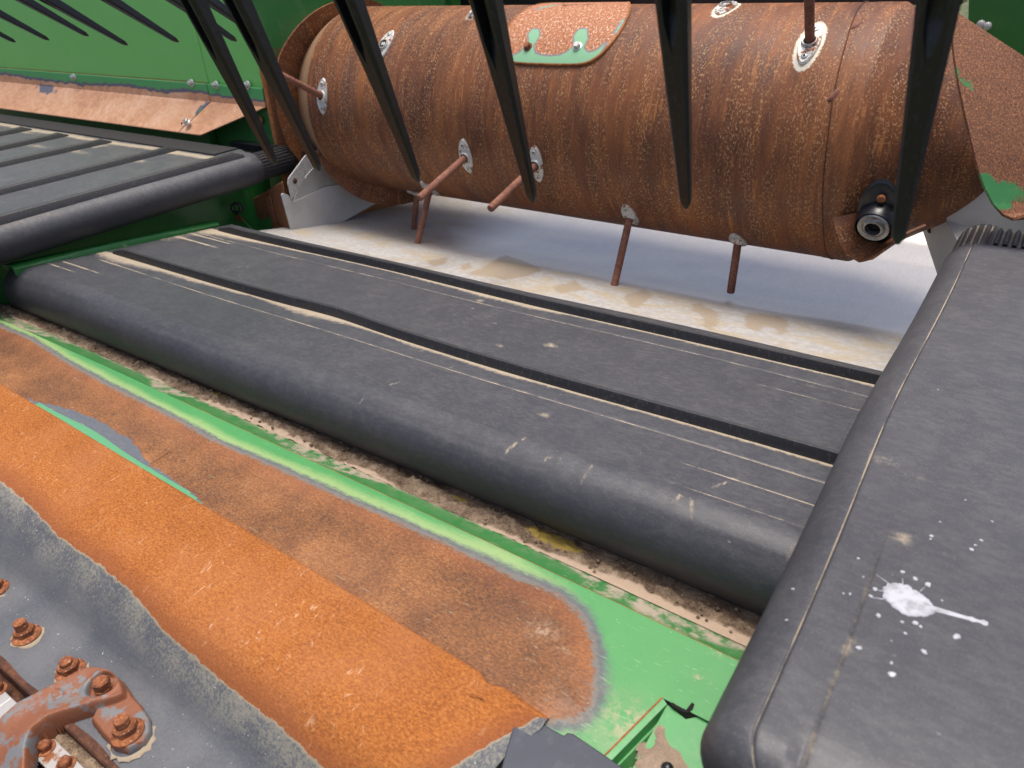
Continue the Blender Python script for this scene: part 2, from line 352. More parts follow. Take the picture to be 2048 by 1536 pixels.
M = dict(
    drum=mat_drum(), hold=mat_hold(), ramp=mat_ramp(), pan=mat_pan(), dirt=mat_dirt(), skirt=mat_skirt(),
    green=mat_green('green_paint'), green_wall=mat_green('sun_bleached_green', (.16, .52, .115), (.20, .58, .15), .06),
    green_dk=mat_green('shade_green_paint', (.014, .11, .022), (.022, .15, .03), .05),  # same green paint, its colour darkened to stand for shade
    green_rust=mat_green('rusting_green', (.03, .16, .04), (.045, .2, .055), .1, 1),
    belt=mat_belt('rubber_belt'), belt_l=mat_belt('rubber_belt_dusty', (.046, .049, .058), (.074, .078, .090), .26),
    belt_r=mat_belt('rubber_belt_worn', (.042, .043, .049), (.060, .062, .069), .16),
    cleat=mat_plain('cleat_rubber', (.022, .022, .024), .5, .35, 200, worn=((.2, .19, .18), .22)),
    tine=mat_plain('black_plastic', (.009, .010, .012), .33, .3, 300, worn=((.045, .048, .058), .5)),
    seal=mat_plain('dark_fibre_seal', (.03, .029, .029), .95, .5, 300, bm=.002),
    black=mat_plain('black_paint', (.010, .011, .014), .3, .2, 60, bm=.0001),
    slate=mat_plain('slate_coated_guard', (.045, .052, .068), .45, .2, 40, bm=.0001, worn=((.2, .2, .2), .15)),
    finger=mat_rust('finger_rust', (.10, .042, .028), (.20, .085, .055), (.30, .14, .09), (.36, .2, .13), 160, .4, .0004),
    nut=mat_rust('nut_rust', (.085, .030, .016), (.22, .075, .03), (.46, .17, .06), (.62, .40, .24), 130, .55, .0006),
    rustedge=mat_rust('edge_rust', (.12, .045, .02), (.32, .12, .04), (.5, .2, .07), (.6, .4, .24), 90, .3, .0008),
    rustdark=mat_rust('dark_rust', (.035, .016, .012), (.085, .035, .02), (.18, .07, .03), (.3, .16, .09), 60, .3, .0008),
    zinc=mat_metal('zinc_plate', (.60, .60, .57), (.45, .38, .28), .45, .42, .45, 150, ru=.12),
    zinc_clean=mat_metal('zinc_bolt', (.62, .62, .58), (.4, .36, .28), .4, .35, .6, 300),
    galv=mat_metal('galvanised_strip', (.50, .50, .47), (.32, .31, .28), .7, .55, .25, 90),
    sheet=mat_metal('grey_sheet', (.50, .50, .49), (.42, .41, .38), .5, .6, .15, 14),
    knife=mat_metal('knife_steel', (.44, .43, .41), (.42, .38, .32), .5, .45, .5, 60, ru=.06),
    cast=mat_metal('cast_clip', (.15, .155, .16), (.27, .24, .19), .6, .6, .1, 60, rustc=(.22, .08, .035), ru=.185),
    chrome=mat_metal('worn_chrome', (.28, .28, .28), (.16, .12, .09), .6, .35, .8, 120),
    white=mat_metal('dried_white', (.52, .53, .56), (.27, .27, .28), .8, .6, 0, 70), cream=mat_plain('flaked_paint', (.62, .57, .46), .8, .2, 300, bm=.001),
    sealant=mat_plain('old_sealant', (.30, .245, .17), .9, .3, 300, bm=.001),
    hole=mat_plain('deep_hole', (.006, .005, .005), .9, .1))

# ------------------------------------------------------------------ ground
s_ = N('field_grass'); n_ = s_.noise(3, None, 8, .7)
GM = s_.out(s_.ramp(n_, [(.35, (.035, .05, .015)), (.5, (.075, .09, .03)), (.65, (.15, .15, .08))]), .9)
gxs = np.linspace(-60, 60, 41); V = [(x, y, -1.35+.03*math.sin(x*1.3+y)) for x in gxs for y in gxs]
gr = mk('ground', V, gridfaces(41, 41)[::1], GM, kind='structure')

# ------------------------------------------------------------------ feed draper (centre)
XL, XR = -1.75, .06
def feed_top(y): return -.600+(1.12-y)*.105
def wob(x, y):                     # slack in the fabric
    e = np.exp(-((x+1.02)/.10)**2)
    return .0035*np.sin(x*3.1+y*2)+.002*np.sin(x*9+y*5)
feed = thing('feed_draper_belt', 'black rubber feed belt with two raised ribs between the side belts, before the drum', 'conveyor belt', (-.85, .85, -.60))
prof = []                          # (y, z, dust, dark)
def frontroll():
    out = []
    for a in np.linspace(rad(90-4), rad(90+215), 44): out.append((.656+.055*math.cos(a), -.6063+.055*math.sin(a)))
    return out
c1y, c2y = .825, 1.105
ys = [1.16, 1.135]
for yy in np.linspace(1.128, .664, 160): ys.append(yy)
for c in (.668, .690, .7165, .765, .772, .995, 1.035, 1.05):
    ys += [c-.0022, c-.0008, c+.0008, c+.0022]
ys = sorted(set(ys), reverse=True)
P = [(1.20, -.66), (1.175, -.64)]+[(y, feed_top(y)) for y in ys]+frontroll()
NX = 430; xs = np.linspace(XL, XR, NX)
Pn = np.array(P); Xg = np.repeat(xs, len(P)); Yg = np.tile(Pn[:, 0], NX); Zg = np.tile(Pn[:, 1], NX)
top = (Yg > .62) & (Zg > -.62) & (Yg < 1.165)
cw1 = .004*np.sin(Xg*5+1)+.007*np.exp(-((Xg+1.0)/.10)**2)*(Yg < .95)
def band(d, wd): return np.exp(-(d/wd)**2)
dust = np.zeros_like(Xg)
for c, am in ((c1y, 1), (c2y, 1)):
    d = (c-.0065+cw1)-Yg
    wv = .008+.022*np.clip(fbm(Xg*5, Xg*0+c*9, 3)-.42, 0, 1)*2
    wv = wv+.02*np.exp(-((Xg+1.05)/.1)**2)*(c == c1y)+.025*np.exp(-((Xg+1.66)/.12)**2)
    dust += np.where(d > -.002, np.exp(-(np.clip(d, 0, 1)/wv)**2)*.95, 0)
    d2 = Yg-(c+.0065+cw1); dust += np.where(d2 > 0, np.exp(-(d2/.006)**2)*.35, 0)
# thin dusty creases of the cover fabric
def crease(yc, x0, x1, am, wd=.0012):
    global dust
    f = 1/(1+np.exp(-(Xg-x0)/.015))*1/(1+np.exp((Xg-x1)/.015)); w_ = .0022*np.sin(Xg*7+yc*30)
    dust = dust+am*f*np.exp(-((Yg-yc-0*w_)/wd)**2)*(.6+.8*vnoise(Xg*40, Xg*0+yc*50, 5))
crease(.772, -1.7, .1, .72, .0016); crease(1.05, -1.7, .1, .66, .0016); crease(.765, -1.2, -.6, .4)
crease(.7165, -.28, .1, .9); crease(.668, -.29, .1, .8); crease(.995, -.3, .1, .9); crease(1.035, -.24, .1, .6)
crease(.690, -1.75, -1.62, .7, .003); crease(.995, -1.75, -1.58, .9, .004); crease(1.035, -1.75, -1.58, .9, .003); crease(.7165, -1.75, -1.58, .8, .003)
dust += .5*np.exp(-((Xg-XL)/.05)**2)*(Yg > .95)*(Yg < 1.1)
# brown scuffs
for (u, v, u2, v2) in [(1420, 980, 1482, 955), (1382, 1000, 1386, 1028), (1345, 1000, 1362, 992), (1160, 950, 1182, 930), (1010, 890, 1050, 875), (1085, 912, 1100, 908), (1120, 918, 1128, 905), (710, 790, 725, 786), (780, 768, 800, 762), (1580, 1105, 1588, 1085), (1560, 1108, 1582, 1104)]:
    a = onpl(u, v, -.600, 1.12, -.105); b = onpl(u2, v2, -.600, 1.12, -.105)
    dust += .62*np.exp(-(dseg(Xg, Yg, [a[:2], b[:2]])/.0034)**2)*(.5+.9*vnoise(Xg*160, Yg*160, 8))*top
for (u, v, r) in [(960, 600, .012), (945, 615, .006), (990, 645, .007), (1000, 690, .012), (1090, 830, .014), (1100, 690, .02)]:
    a = onpl(u, v, -.600, 1.12, -.105); dust += .62*np.exp(-(np.hypot(Xg-a[0], (Yg-a[1])*1.5)/r)**2)*top
dark = np.zeros_like(Xg)
for k in range(0):                # short cracks on the front roll near the right belt
    cx_ = -.33+random.uniform(-.06, .16); cy_ = random.uniform(.588, .625); L = random.uniform(.008, .03)
    dark += .9*np.exp(-(np.clip(abs(Xg-cx_)-L/2, 0, 1)/.002)**2-((Yg-cy_-.05*(Xg-cx_))/.0009)**2)*(Zg > -.58)
Zg = Zg+np.where(top, wob(Xg, Yg)*.5, 0)+np.where(top, -.0015*np.clip(dust, 0, 1)*0, 0)
for yc in (.772, 1.05): Zg = Zg-.0012*np.exp(-((Yg-yc)/.0014)**2)*top
Yg2 = Yg
Xg = Xg-.055*np.clip((.74-Yg)/.10, 0, 1)*np.clip((-1.45-Xg)/.30, 0, 1)
V = np.stack([Xg, Yg2, Zg], 1)
mk('belt', V, gridfaces(NX, len(P)), M['belt'], feed, attrs=dict(dust=np.clip(dust, 0, 1.1), dark=np.clip(dark, 0, 1), unshaded=np.clip((Zg+.612)/.055, 0, 1)*(Yg < .70)+(Yg >= .70)))
def cleat(c, h, w_, mname='cleat'):
    cs = np.linspace(XL+.035, XR, 160); pr = []
    for x in cs:
        k = .004*math.sin(x*5+1)+.007*math.exp(-((x+1.0)/.10)**2)*(c < 1); z = feed_top(c)+wob(x, c)*.5; e = min(1, (x-XL-.03)/.05)
        hh = h*(.35+.65*e); y = c+k
        pr.append([(y-w_*.9, z-.002), (y-w_*.62, z+hh*.75), (y-w_*.45, z+hh*.97), (y+w_*.2, z+hh), (y+w_*.5, z+hh*.8), (y+w_*.8, z-.002)])
    V, Fs = sweepx(cs, pr); n = 6
    Fs += [tuple(range(n)), tuple(range((len(cs)-1)*n, len(cs)*n))[::-1]]
    at = dict(dust=np.zeros(len(V)), dark=np.zeros(len(V)))
    return mk('cleat', V, Fs, M['cleat'], feed, auto=50)
cleat(c1y, .017, .0085); cleat(c2y, .017, .0085)
# torn thread edge hanging under the front roll
mb = MB(); x = -.46
while x < -.12:
    l = random.uniform(.004, .02); r = random.uniform(.0002, .0006); yb = .617+random.uniform(-.001, .001); zb = -.6465+random.uniform(-.001, .001)
    mb.lathe([(r*.4, 0), (r, l*.3), (r*.8, l*.7), (r*.3, l)], (x, yb, zb), (1, random.uniform(-.1, .1), random.uniform(-.15, .15)), 6); x += l*random.uniform(.9, 2.2)
mb.build('frayed_edge', M['sealant'], feed, kind='stuff')

# ------------------------------------------------------------------ side drapers
def side_profile(xc, zc, r, sgn, far):   # sgn +1: roll at the right end of a belt that lies to its left
    pts = []
    for t in np.linspace(0, 1, 150): pts.append((far+(xc-far)*t, zc+r))
    for a in np.linspace(90, -120, 36)[1:]:
        pts.append((xc+sgn*r*math.cos(rad(a)), zc+r*math.sin(rad(a))))
    pts.append((far, zc-r*1.02)); return pts
left = thing('side_draper_belt', 'left side belt with five raised cross ribs below the green wall', 'conveyor belt', (-2.4, .8, -.5), 'side belts')
rl = .042; lxc, lzc = -1.79, -.492
pl_ = side_profile(lxc, lzc, rl, 1, -3.9)
lys = np.concatenate([np.linspace(.15, 1.19, 70), np.linspace(1.2, 1.312, 24)])
Pl = np.array(pl_); n = len(lys); mm = len(pl_)
Yl = np.repeat(lys, mm); Xl = np.tile(Pl[:, 0], n); Zl = np.tile(Pl[:, 1], n)
lc = [-1.787, -2.033, -2.335, -2.585, -2.82, -3.07, -3.32]
du = .9*np.exp(-((Yl-1.222+.018*fbm(Xl*9, Yl*0, 8))/.018)**2)*(Xl < -1.84)+.0*Yl
for k, c in enumerate(lc):
    d = Xl-c; du += .5*np.where(d > 0, np.exp(-(d/.03)**2), 0)*fbm(Xl*4, Yl*5, 9)*1.2*(Zl > -.46)*(.4+.6*(Yl < .75))
for (u, v, a_, b_) in [(75, 292, .07, .022), (160, 305, .10, .016), (283, 322, .035, .014), (205, 292, .05, .012), (190, 295, .03, .01), (50, 265, .1, .012), (330, 300, .08, .006)]:
    p = onz(u, v, -.45); q = 1-sdf_ if False else np.exp(-(((Xl-p[0])/a_)**2+((Yl-p[1])/b_)**2)); du += .60*q*(Zl > -.46)
Zl = Zl+.0015*np.sin(Xl*9)*np.sin(Yl*5)*(Zl > -.47)
endr = np.clip((Yl-1.265)/.047, 0, 1)**2*(Xl > -1.84)*.010   # belt edge draws in round the roll end
Xl = Xl-endr*(Xl > lxc); Zl = Zl-endr*.5*(Zl > -.47)
mk('belt', np.stack([Xl, Yl, Zl], 1), gridfaces(n, mm), M['belt_l'], left, attrs=dict(dust=np.clip(du, 0, 1), dark=Xl*0, unshaded=np.clip((Zl+.490)/.035, 0, 1)))
for c in lc:
    ye = {0: 1.266, 1: 1.232}.get(lc.index(c), 1.21); cs = np.linspace(.15, ye, 40); V = []; h = .015; w_ = .012
    for y in cs:
        k = .002*math.sin(y*7+c); z = -.45+.0015*math.sin(c*9)*math.sin(y*5); hh = h*min(1, .25+(ye-y)/.025)
        V += [(c+k-w_, y, z-.002), (c+k-w_*.55, y, z+hh*.8), (c+k-w_*.3, y, z+hh), (c+k+w_*.3, y, z+hh), (c+k+w_*.55, y, z+hh*.8), (c+k+w_, y, z-.002)]
    Fs = gridfaces(len(cs), 6)+[tuple(range(6)), tuple(range((len(cs)-1)*6, len(cs)*6))[::-1]]
    mk('cleat', V, Fs, M['cleat'], left, auto=50)
MB().box((-3.9, 1.232, -.462), (-1.86, 1.31, -.446)).build('edge_seal', M['seal'], left, smooth=False)
def ribbed(parent, xc, zc, r, y0, y1, mat, n=30, gd=0):
    V = []; seg = n*6; st = [(y0, 1), (y0+.002, 1), (y1-.012, 1), (y1-.004, .93), (y1, .8)]
    for y, k in st:
        for i in range(seg):
            a = 2*math.pi*i/seg; g = 1 if (i % 6) in (0, 1, 2, 3) else .93
            V.append((xc+r*k*g*math.cos(a), y, zc+r*k*g*math.sin(a)))
    Fs = gridfaces(len(st), seg, True)+[tuple(range(seg)), tuple((len(st)-1)*seg+i for i in range(seg))[::-1]]
    dl_ = [gd if (i % 6) > 3 else gd*.08 for i in range(seg)]*len(st)
    return mk('ribbed_roller', V, Fs, mat, parent, auto=30, attrs=dict(dust=dl_, dark=[0]*len(V), unshaded=[.8]*len(V)))
ribbed(left, lxc-.002, lzc, .038, 1.2, 1.42, M['cleat'], 26)

right = thing('side_draper_belt', 'right side belt, smooth top with a white bird dropping', 'conveyor belt', (.25, .85, -.5), 'side belts')
rxc, rzc, rr = -.056, -.492, .042
pr_ = side_profile(rxc, rzc, rr, -1, .75)
xsx = sorted(set([p[0] for p in pr_[:150]]+[c+d for c in (-.0635, -.0300) for d in (-.003, -.0012, -.0004, .0004, .0012, .003)]), reverse=True)
pr_ = [(x, -.45) for x in xsx if x > rxc-.001]+[(rxc-rr*math.sin(rad(a)), rzc+rr*math.cos(rad(a))) for a in list(np.linspace(2, 8.6, 4))+[8.9, 9.5, 10.2, 10.6, 11, 11.8, 12.6]+list(np.linspace(14, 210, 44))]+[(.75, rzc-rr)]
rys = np.concatenate([.340-.034*np.cos(np.linspace(0, 1.5, 14)), np.linspace(.342, 1.35, 124), np.linspace(1.353, 1.392, 12)])
Pr = np.array(pr_); n = len(rys); mm = len(pr_)
Yr = np.repeat(rys, mm); Xr = np.tile(Pr[:, 0], n); Zr = np.tile(Pr[:, 1], n)
onroll = Xr < rxc+.03
bul = -.007*np.exp(-((Yr-.80)/.22)**2); seamx = -.0635
du = .9*np.exp(-((Xr-seamx)/.0008)**2)*(Zr > -.46)*(.45+.9*vnoise(Yr*30, Yr*0, 2))
near2 = np.clip((.60-Yr)/.08, 0, 1)
du += .30*np.exp(-((Xr+.030)/.0040)**2)*(Zr > -.452)*near2*(.5+vnoise(Yr*60, Yr*0, 3))+.35*np.exp(-((Xr+.030)/.0008)**2)*(Zr > -.452)*np.clip((1.2-Yr)/.6, .1, 1)*.6
dk = .8*np.exp(-((Xr+.030)/.0006)**2)*(Zr > -.452)*near2+.55*np.exp(-((Xr-seamx-.0012)/.0006)**2)*(Zr > -.46)
for (u, v, r) in [(1780, 925, .020), (1850, 957, .010), (1690, 1075+0, .006)]:
    p = onz(u, v, -.45); q = np.exp(-(np.hypot((Xr-p[0]), (Yr-p[1])*1.6)/r)**2); du += .42*q*(Zr > -.452)*(1 if u > 1700 else 0)
# pale rub marks
for (u, v, r) in [(1822, 1080, .012), (1725, 1305, .011), (1800, 1075, .008), (1745, 1110, .006), (1900, 1112, .008)]:
    p = onz(u, v, -.45); q = np.exp(-(np.hypot((Xr-p[0]), (Yr-p[1]))/r)**4); du += .34*q*(Zr > -.452)
Zr = Zr-.0014*np.exp(-((Xr-seamx)/.0010)**2)*(Zr > -.47)-.001*np.exp(-((Xr+.030)/.0012)**2)*(Zr > -.452)*near2
# end of the roll: edge of the fabric tucks in and puckers
e0 = np.clip((.36-Yr)/.03, 0, 1)**2; e1 = np.clip((Yr-1.36)/.032, 0, 1)**2; e = np.maximum(e0, e1)
cxr, czr = rxc+.02, rzc
tt0 = np.clip((.340-Yr)/.034, 0, 1); tt1 = np.clip((Yr-1.36)/.032, 0, 1)
kx = np.sqrt(np.clip(1-np.maximum(tt0**2.2, .5*tt1**2), 0, 1)); isr = Xr < rxc+.02
Xr2 = np.where(isr, cxr+(Xr-cxr)*kx, Xr)+bul*onroll; Zr2 = np.where(isr, czr+(Zr-czr)*np.maximum(kx, .0)**.8, Zr-.006*e*(Zr > -.452))
mk('belt', np.stack([Xr2, Yr, Zr2], 1), gridfaces(n, mm), M['belt_r'], right, attrs=dict(dust=np.clip(du, 0, 1), dark=np.clip(dk, 0, 1), unshaded=np.clip((Zr2+.500)/.035, 0, 1)))
ribbed(right, rxc+.002, rzc, .040, 1.34, 1.50, M['belt_r'], 22, .75)
MB().box((-.05, 1.38, -.5), (.7, 1.45, -.456)).build('edge_seal', M['belt_r'], right, smooth=False)
V = []                             # ribbed top seal beside the roller
nr = 60
for i in range(nr*4):
    x = -.06+i*.0032; hgt = -.452+(.006 if i % 4 < 2 else 0)
    for y in (1.385, 1.39, 1.455, 1.47): V.append((x, y, hgt-(.02 if y > 1.46 else 0)-(.004 if y < 1.388 else 0)-.03*max(0, (-.03-x)/.03)**2))
mk('ribbed_seal', V, gridfaces(nr*4, 4), M['belt_r'], right, smooth=False, attrs=dict(dust=[.5 if (i//4) % 4 >= 2 else .05 for i in range(nr*16)], dark=[0]*(nr*16), unshaded=[1]*(nr*16)))

# bird dropping: a thin dried splat with a tail and droplets
def blob(mb, c, rx, ry, ang=0, h=.0012, n=28, jag=.12, seed=0):
    ca, sa = math.cos(ang), math.sin(ang); rs = random.Random(seed); V = [(c[0], c[1], c[2]+h)]
    jj = [1+jag*rs.uniform(-1, 1) for _ in range(n)]
    for k, (q, hh) in enumerate(((.45, h*.85), (.85, h*.95), (.97, h*.55), (1.0, -.0002))):
        for i in range(n):
            a = 2*math.pi*i/n; x = rx*q*jj[i]*math.cos(a); y = ry*q*jj[i]*math.sin(a)
            V.append((c[0]+x*ca-y*sa, c[1]+x*sa+y*ca, c[2]+hh+(rs.uniform(-1, 1)*h*.25 if k < 2 else 0)))
    Fs = [(0, 1+i, 1+(i+1) % n) for i in range(n)]
    for k in range(3):
        for i in range(n): Fs.append((1+k*n+i, 1+(k+1)*n+i, 1+(k+1)*n+(i+1) % n, 1+k*n+(i+1) % n))
    mb.add(V, Fs)
def streak(mb, a, b, r0, r1, h=.0008, beads=()):
    a = np.array(a); b = np.array(b); d = b-a; L = np.linalg.norm(d); t = d/L; nn = np.array([-t[1], t[0], 0]); V = []; K = 14
    for i in range(K+1):
        f = i/K; r = r0+(r1-r0)*f
        for bd, br in beads: r += br*math.exp(-((f-bd)/.05)**2)
        p = a+d*f
        V += [tuple(p-nn*r), tuple(p+np.array([0, 0, h])), tuple(p+nn*r)]
    mb.add(V, gridfaces(K+1, 3))
def pR(u, v): p = onz(u, v, -.4497); return (p[0], p[1], -.4499)
mb = MB(); rs = random.Random(5)
outl = [(1767, 1172), (1775, 1167), (1790, 1166), (1808, 1168), (1822, 1176), (1838, 1184), (1850, 1192), (1862, 1206), (1872, 1216), (1878, 1222), (1866, 1226), (1862, 1230), (1848, 1232), (1830, 1232), (1812, 1229), (1798, 1222), (1786, 1214), (1776, 1204), (1768, 1194), (1766, 1182)]
pts = []
for i in range(len(outl)):
    a, b = np.array(outl[i], float), np.array(outl[(i+1) % len(outl)], float)
    for f in (0, .33, .66): q = a+(b-a)*f+np.array([rs.uniform(-1, 1), rs.uniform(-1, 1)])*1.9; pts.append(pR(*q))
c = np.array(pR(1818, 1198)); V = [tuple(c+[0, 0, .0015])]; n = len(pts)
for q, hh in ((.4, .0012), (.75, .0016), (.95, .0010), (1.0, -.0001)):
    for p in pts: v = c+(np.array(p)-c)*q; V.append((v[0], v[1], c[2]+hh+rs.uniform(-1, 1)*.00022))
Fs = [(0, 1+i, 1+(i+1) % n) for i in range(n)]
for k in range(3):
    for i in range(n): Fs.append((1+k*n+i, 1+(k+1)*n+i, 1+(k+1)*n+(i+1) % n, 1+k*n+(i+1) % n))
mb.add(V, Fs)
streak(mb, pR(1868, 1217), pR(1976, 1247), .0028, .0010, beads=((.72, .0012), (.95, .0022)))
for a, b in (((1780, 1168), (1752, 1148)), ((1806, 1168), (1805, 1156)), ((1768, 1182), (1748, 1178)), ((1768, 1198), (1742, 1194)), ((1840, 1182), (1850, 1174))):
    streak(mb, pR(*a), pR(*b), .0004, .00012, .0002)
md = MB()
for i, (u, v, r) in enumerate([(1805, 1144, 3.5), (1856, 1169, 5), (1750, 1178, 3.5), (1741, 1192, 3), (1727, 1154, 2), (1700, 1188, 2), (1687, 1187, 1.6), (1586, 1178, 2.5), (1573, 1240, 2), (1757, 1231, 4), (1831, 1246, 4), (1841, 1253, 2.5), (1804, 1244, 2.5), (1811, 1267, 2.5), (1914, 1273, 5.5), (1848, 1303, 4), (1783, 1326, 2.5), (1785, 1349, 5), (1783, 1282, 1.5), (1717, 1117, 2.5), (1863, 1072, 3), (1861, 1078, 2), (1962, 1081, 3), (1951, 1091, 2.5), (1943, 1099, 3.5), (1880, 1044, 2), (1984, 1043, 2), (1718, 1296, 4), (1931, 1000, 1.5), (1884, 1201, 1.6), (1830, 1157, 4)]):
    p = pR(u, v); k = r/F*.62; blob(md, p, k, k*1.3, rs.uniform(0, 3), .0007, 12, .25, i)
bd = thing('bird_dropping', 'white dried bird dropping splattered on the right side belt', 'bird dropping', pR(1818, 1198))
mb.build('splat', M['white'], bd); md.build('droplets', M['white'], bd, kind='stuff')

# ------------------------------------------------------------------ cutterbar
def cutz(y): return -.635+.12*(y-.55)
def pc(u, v): return onpl(u, v, -.635, .55, .12)
cut = thing('cutterbar', 'rust worn green ramp and orange hold down plate along the front edge of the machine', 'cutterbar', (-.8, .4, -.70))
crease_px = [(-160, 571), (47, 659), (219, 736), (406, 822), (650, 934), (812, 1009), (969, 1081), (1203, 1191), (1344, 1258), (1484, 1325), (1600, 1381), (1800, 1478)]
cr = np.array([pc(*p)[:2] for p in crease_px])
def ycrease(x): return np.interp(x, cr[:, 0], cr[:, 1])
ridge_px = [(-120, 697), (0, 770), (380, 998), (700, 1190), (985, 1365), (1095, 1440), (1300, 1570)]
rg = np.array([pc(*p)[:2] for p in ridge_px])
def yridge(x): return np.interp(x, rg[:, 0], rg[:, 1])
notch = [pc(*p) for p in [(1325, 1395), (1345, 1400), (1375, 1426), (1392, 1405), (1400, 1420), (1425, 1445), (1480, 1475)]]
e0 = pc(1210, 1512); e1 = pc(1325, 1396)
# wear boundary (rust edge), unprojected from its outline onto the plate
wear_px = [(-300, 560), (-100, 622), (0, 650), (62, 676), (125, 716), (219, 768), (328, 822), (437, 882), (562, 935), (687, 992), (781, 1032), (906, 1090), (1031, 1150), (1120, 1185), (1165, 1222), (1190, 1275), (1197, 1335), (1196, 1390), (1180, 1425), (1150, 1447), (1095, 1447), (900, 1430), (0, 900), (-300, 800)]
wear = [tuple(pc(*p)[:2]) for p in wear_px]
patch_px = [(40, 795), (130, 815), (200, 842), (262, 880), (300, 930), (380, 980), (420, 1020), (330, 975), (240, 920), (150, 868), (70, 818)]
patch = [tuple(pc(*p)[:2]) for p in patch_px]
def ramp_grid(y_lo, y_hi, x_lo, x_hi, nx, ny, name):
    V = []; T = np.linspace(0, 1, ny)
    X = []; Y = []
    for i in range(nx):
        for t in T:
            y0 = y_lo(0, t, i/(nx-1)); pass
    return None
NXr, NYr = 520, 46
def build_ramp(xL, xRf, yb, yt, nx, ny):
    tx = np.linspace(0, 1, nx); ty = np.linspace(0, 1, ny); A, B = np.meshgrid(tx, ty, indexing='ij')
    # iterate: rows between yb(x) and yt(x)
    Xs = xL+(xRf(B)-xL)*A; Ys = yb(Xs)+(yt(Xs)-yb(Xs))*B
    return Xs.ravel(), Ys.ravel()
yn = e1[1]
# rear part runs under the right belt, front part stops at the slot
Xa, Ya = build_ramp(-2.1, lambda b: .05+0*b, lambda x: np.maximum(yn+0*x, yridge(x)-.006)*(x > -1.0)+(yridge(x)-.006)*(x <= -1.0), lambda x: ycrease(x), 560, 34)
Xb, Yb = build_ramp(-1.0, lambda b: e0[0]+(e1[0]-e0[0])*b, lambda x: np.minimum(.345+0*x, yridge(x)-.006), lambda x: np.maximum(yn+0*x, yridge(x)-.006), 300, 34)
def ramp_attr(X, Y):
    d = sdf(X, Y, wear); d = np.where(d > 0, d*(.70+.9*fbm(X*7, Y*7, 51))*(1+.7*np.clip((-.40-X)/.14, 0, 1)), d); p = sdf(X, Y, patch)
    fresh = np.clip((X+.42)/.14, 0, 1)
    yc = ycrease(X)-Y; dd = np.zeros_like(X)
    rm = np.where((p < 0) & (X > -1.35), (Y-yridge(X))-.006-.006*np.exp(-((X+1.17)/.09)**2), 1.)
    sc_f = sum(np.exp(-((X-pc(u, v)[0])/a_)**2-((Y-pc(u, v)[1])/b_)**2) for u, v, a_, b_ in [(1085, 1262, .016, .012), (1128, 1300, .008, .003), (150, 758, .012, .002), (1265, 1450, .03, .02), (1400, 1360, .008, .004), (1440, 1300, .012, .006)])
    return dict(wear=d, patch=p, scuff=np.clip(sc_f, 0, 1), rim=rm, deep=np.zeros_like(X), dust=dd+.25*np.clip((X+.30)/.05, 0, 1)*np.clip((.47-Y)/.06, 0, 1)*.9, fresh=fresh)
Xall = np.concatenate([Xa, Xb]); Yall = np.concatenate([Ya, Yb])
Zall = cutz(Yall)
# bend of the edge by the slot: front part's right edge turns down
Fs = gridfaces(560, 34)+[tuple(i+560*34 for i in f) for f in gridfaces(300, 34)]
rampo = mk('ramp_plate', np.stack([Xall, Yall, Zall], 1), Fs, M['ramp'], cut, attrs=ramp_attr(Xall, Yall))
# turned-down rear flange of the ramp: green darkened as painted shade, mud dried along it
X = np.linspace(-2.1, .05, 420); R_ = np.linspace(0, 1, 12); A, B = np.meshgrid(X, R_, indexing='ij')
fl_px = [(0, 612), (119, 667), (219, 716), (344, 775), (469, 828), (719, 934), (875, 1003), (1031, 1072), (1119, 1114), (1300, 1200), (1500, 1295)]
wid = .030+.003*np.clip((A+.9)/.9, 0, 1)
Yf = ycrease(A)+wid*B; Zf = cutz(ycrease(A))-.011*B-.0006*(B > .01)
pA = [(pc(630, 905)[0], .085), (pc(1190, 1170)[0], .022), (pc(1330, 1240)[0], .07), (pc(60, 640)[0], .12), (pc(330, 770)[0], .05)]
pt_ = sum(np.exp(-((A-c_)/w_)**2) for c_, w_ in pA)
dd = 1.3*np.clip((B-(.80-.95*np.clip(pt_, 0, 1)+.35*(fbm(A*16, B*2, 21)-.5)))*3.5, 0, 1)+.25*B
mk('ramp_flange', np.stack([A, Yf, Zf], 2).reshape(-1, 3), gridfaces(420, 12), M['ramp'], cut,
   attrs=dict(wear=np.full(A.size, .2), patch=np.full(A.size, 1.), scuff=np.zeros(A.size), rim=np.full(A.size, 1.), deep=np.full(A.size, .85), dust=np.clip(dd, 0, 1).ravel(), fresh=np.full(A.size, 1.)))
# thin rusty lip where the plate laps over the flange
V = []; Xl_ = np.linspace(-1.1, -.1, 120)
for x in Xl_:
    y = ycrease(x); V += [(x, y-.0001, cutz(y)+.0003), (x, y+.0006, cutz(y)+.0003), (x, y+.0007, cutz(y)-.0010)]
mk('ramp_lip', V, gridfaces(120, 3), M['rustedge'], cut, smooth=False)
# channel beside the slot
ca, cb = e0, e1
dv = (cb-ca); dv /= np.linalg.norm(dv); nv = np.array([dv[1], -dv[0], 0])
def ch(off, dz, t0=-.02, t1=0.):
    a = ca+dv*t0+nv*off; b = cb+dv*t1+nv*off; a[2] = cutz(a[1])+dz; b[2] = cutz(b[1])+dz; return a, b
a0, b0 = ch(0, .0003); a1, b1 = ch(.007, .0000, -.02, -.002); a2, b2 = ch(.0085, -.012, -.02, -.004); a3, b3 = ch(.013, -.012, -.02, -.018); a4, b4 = ch(.0135, -.004, -.02, -.018); a5, b5 = ch(.0185, -.020, -.02, -.022)
mk('channel_edge', [a0, b0, a1, b1, a2, b2, a3, b3, a4, b4, a5, b5], [(0, 1, 3, 2), (2, 3, 5, 4), (4, 5, 7, 6), (6, 7, 9, 8), (8, 9, 11, 10)], M['green'], cut, smooth=False)
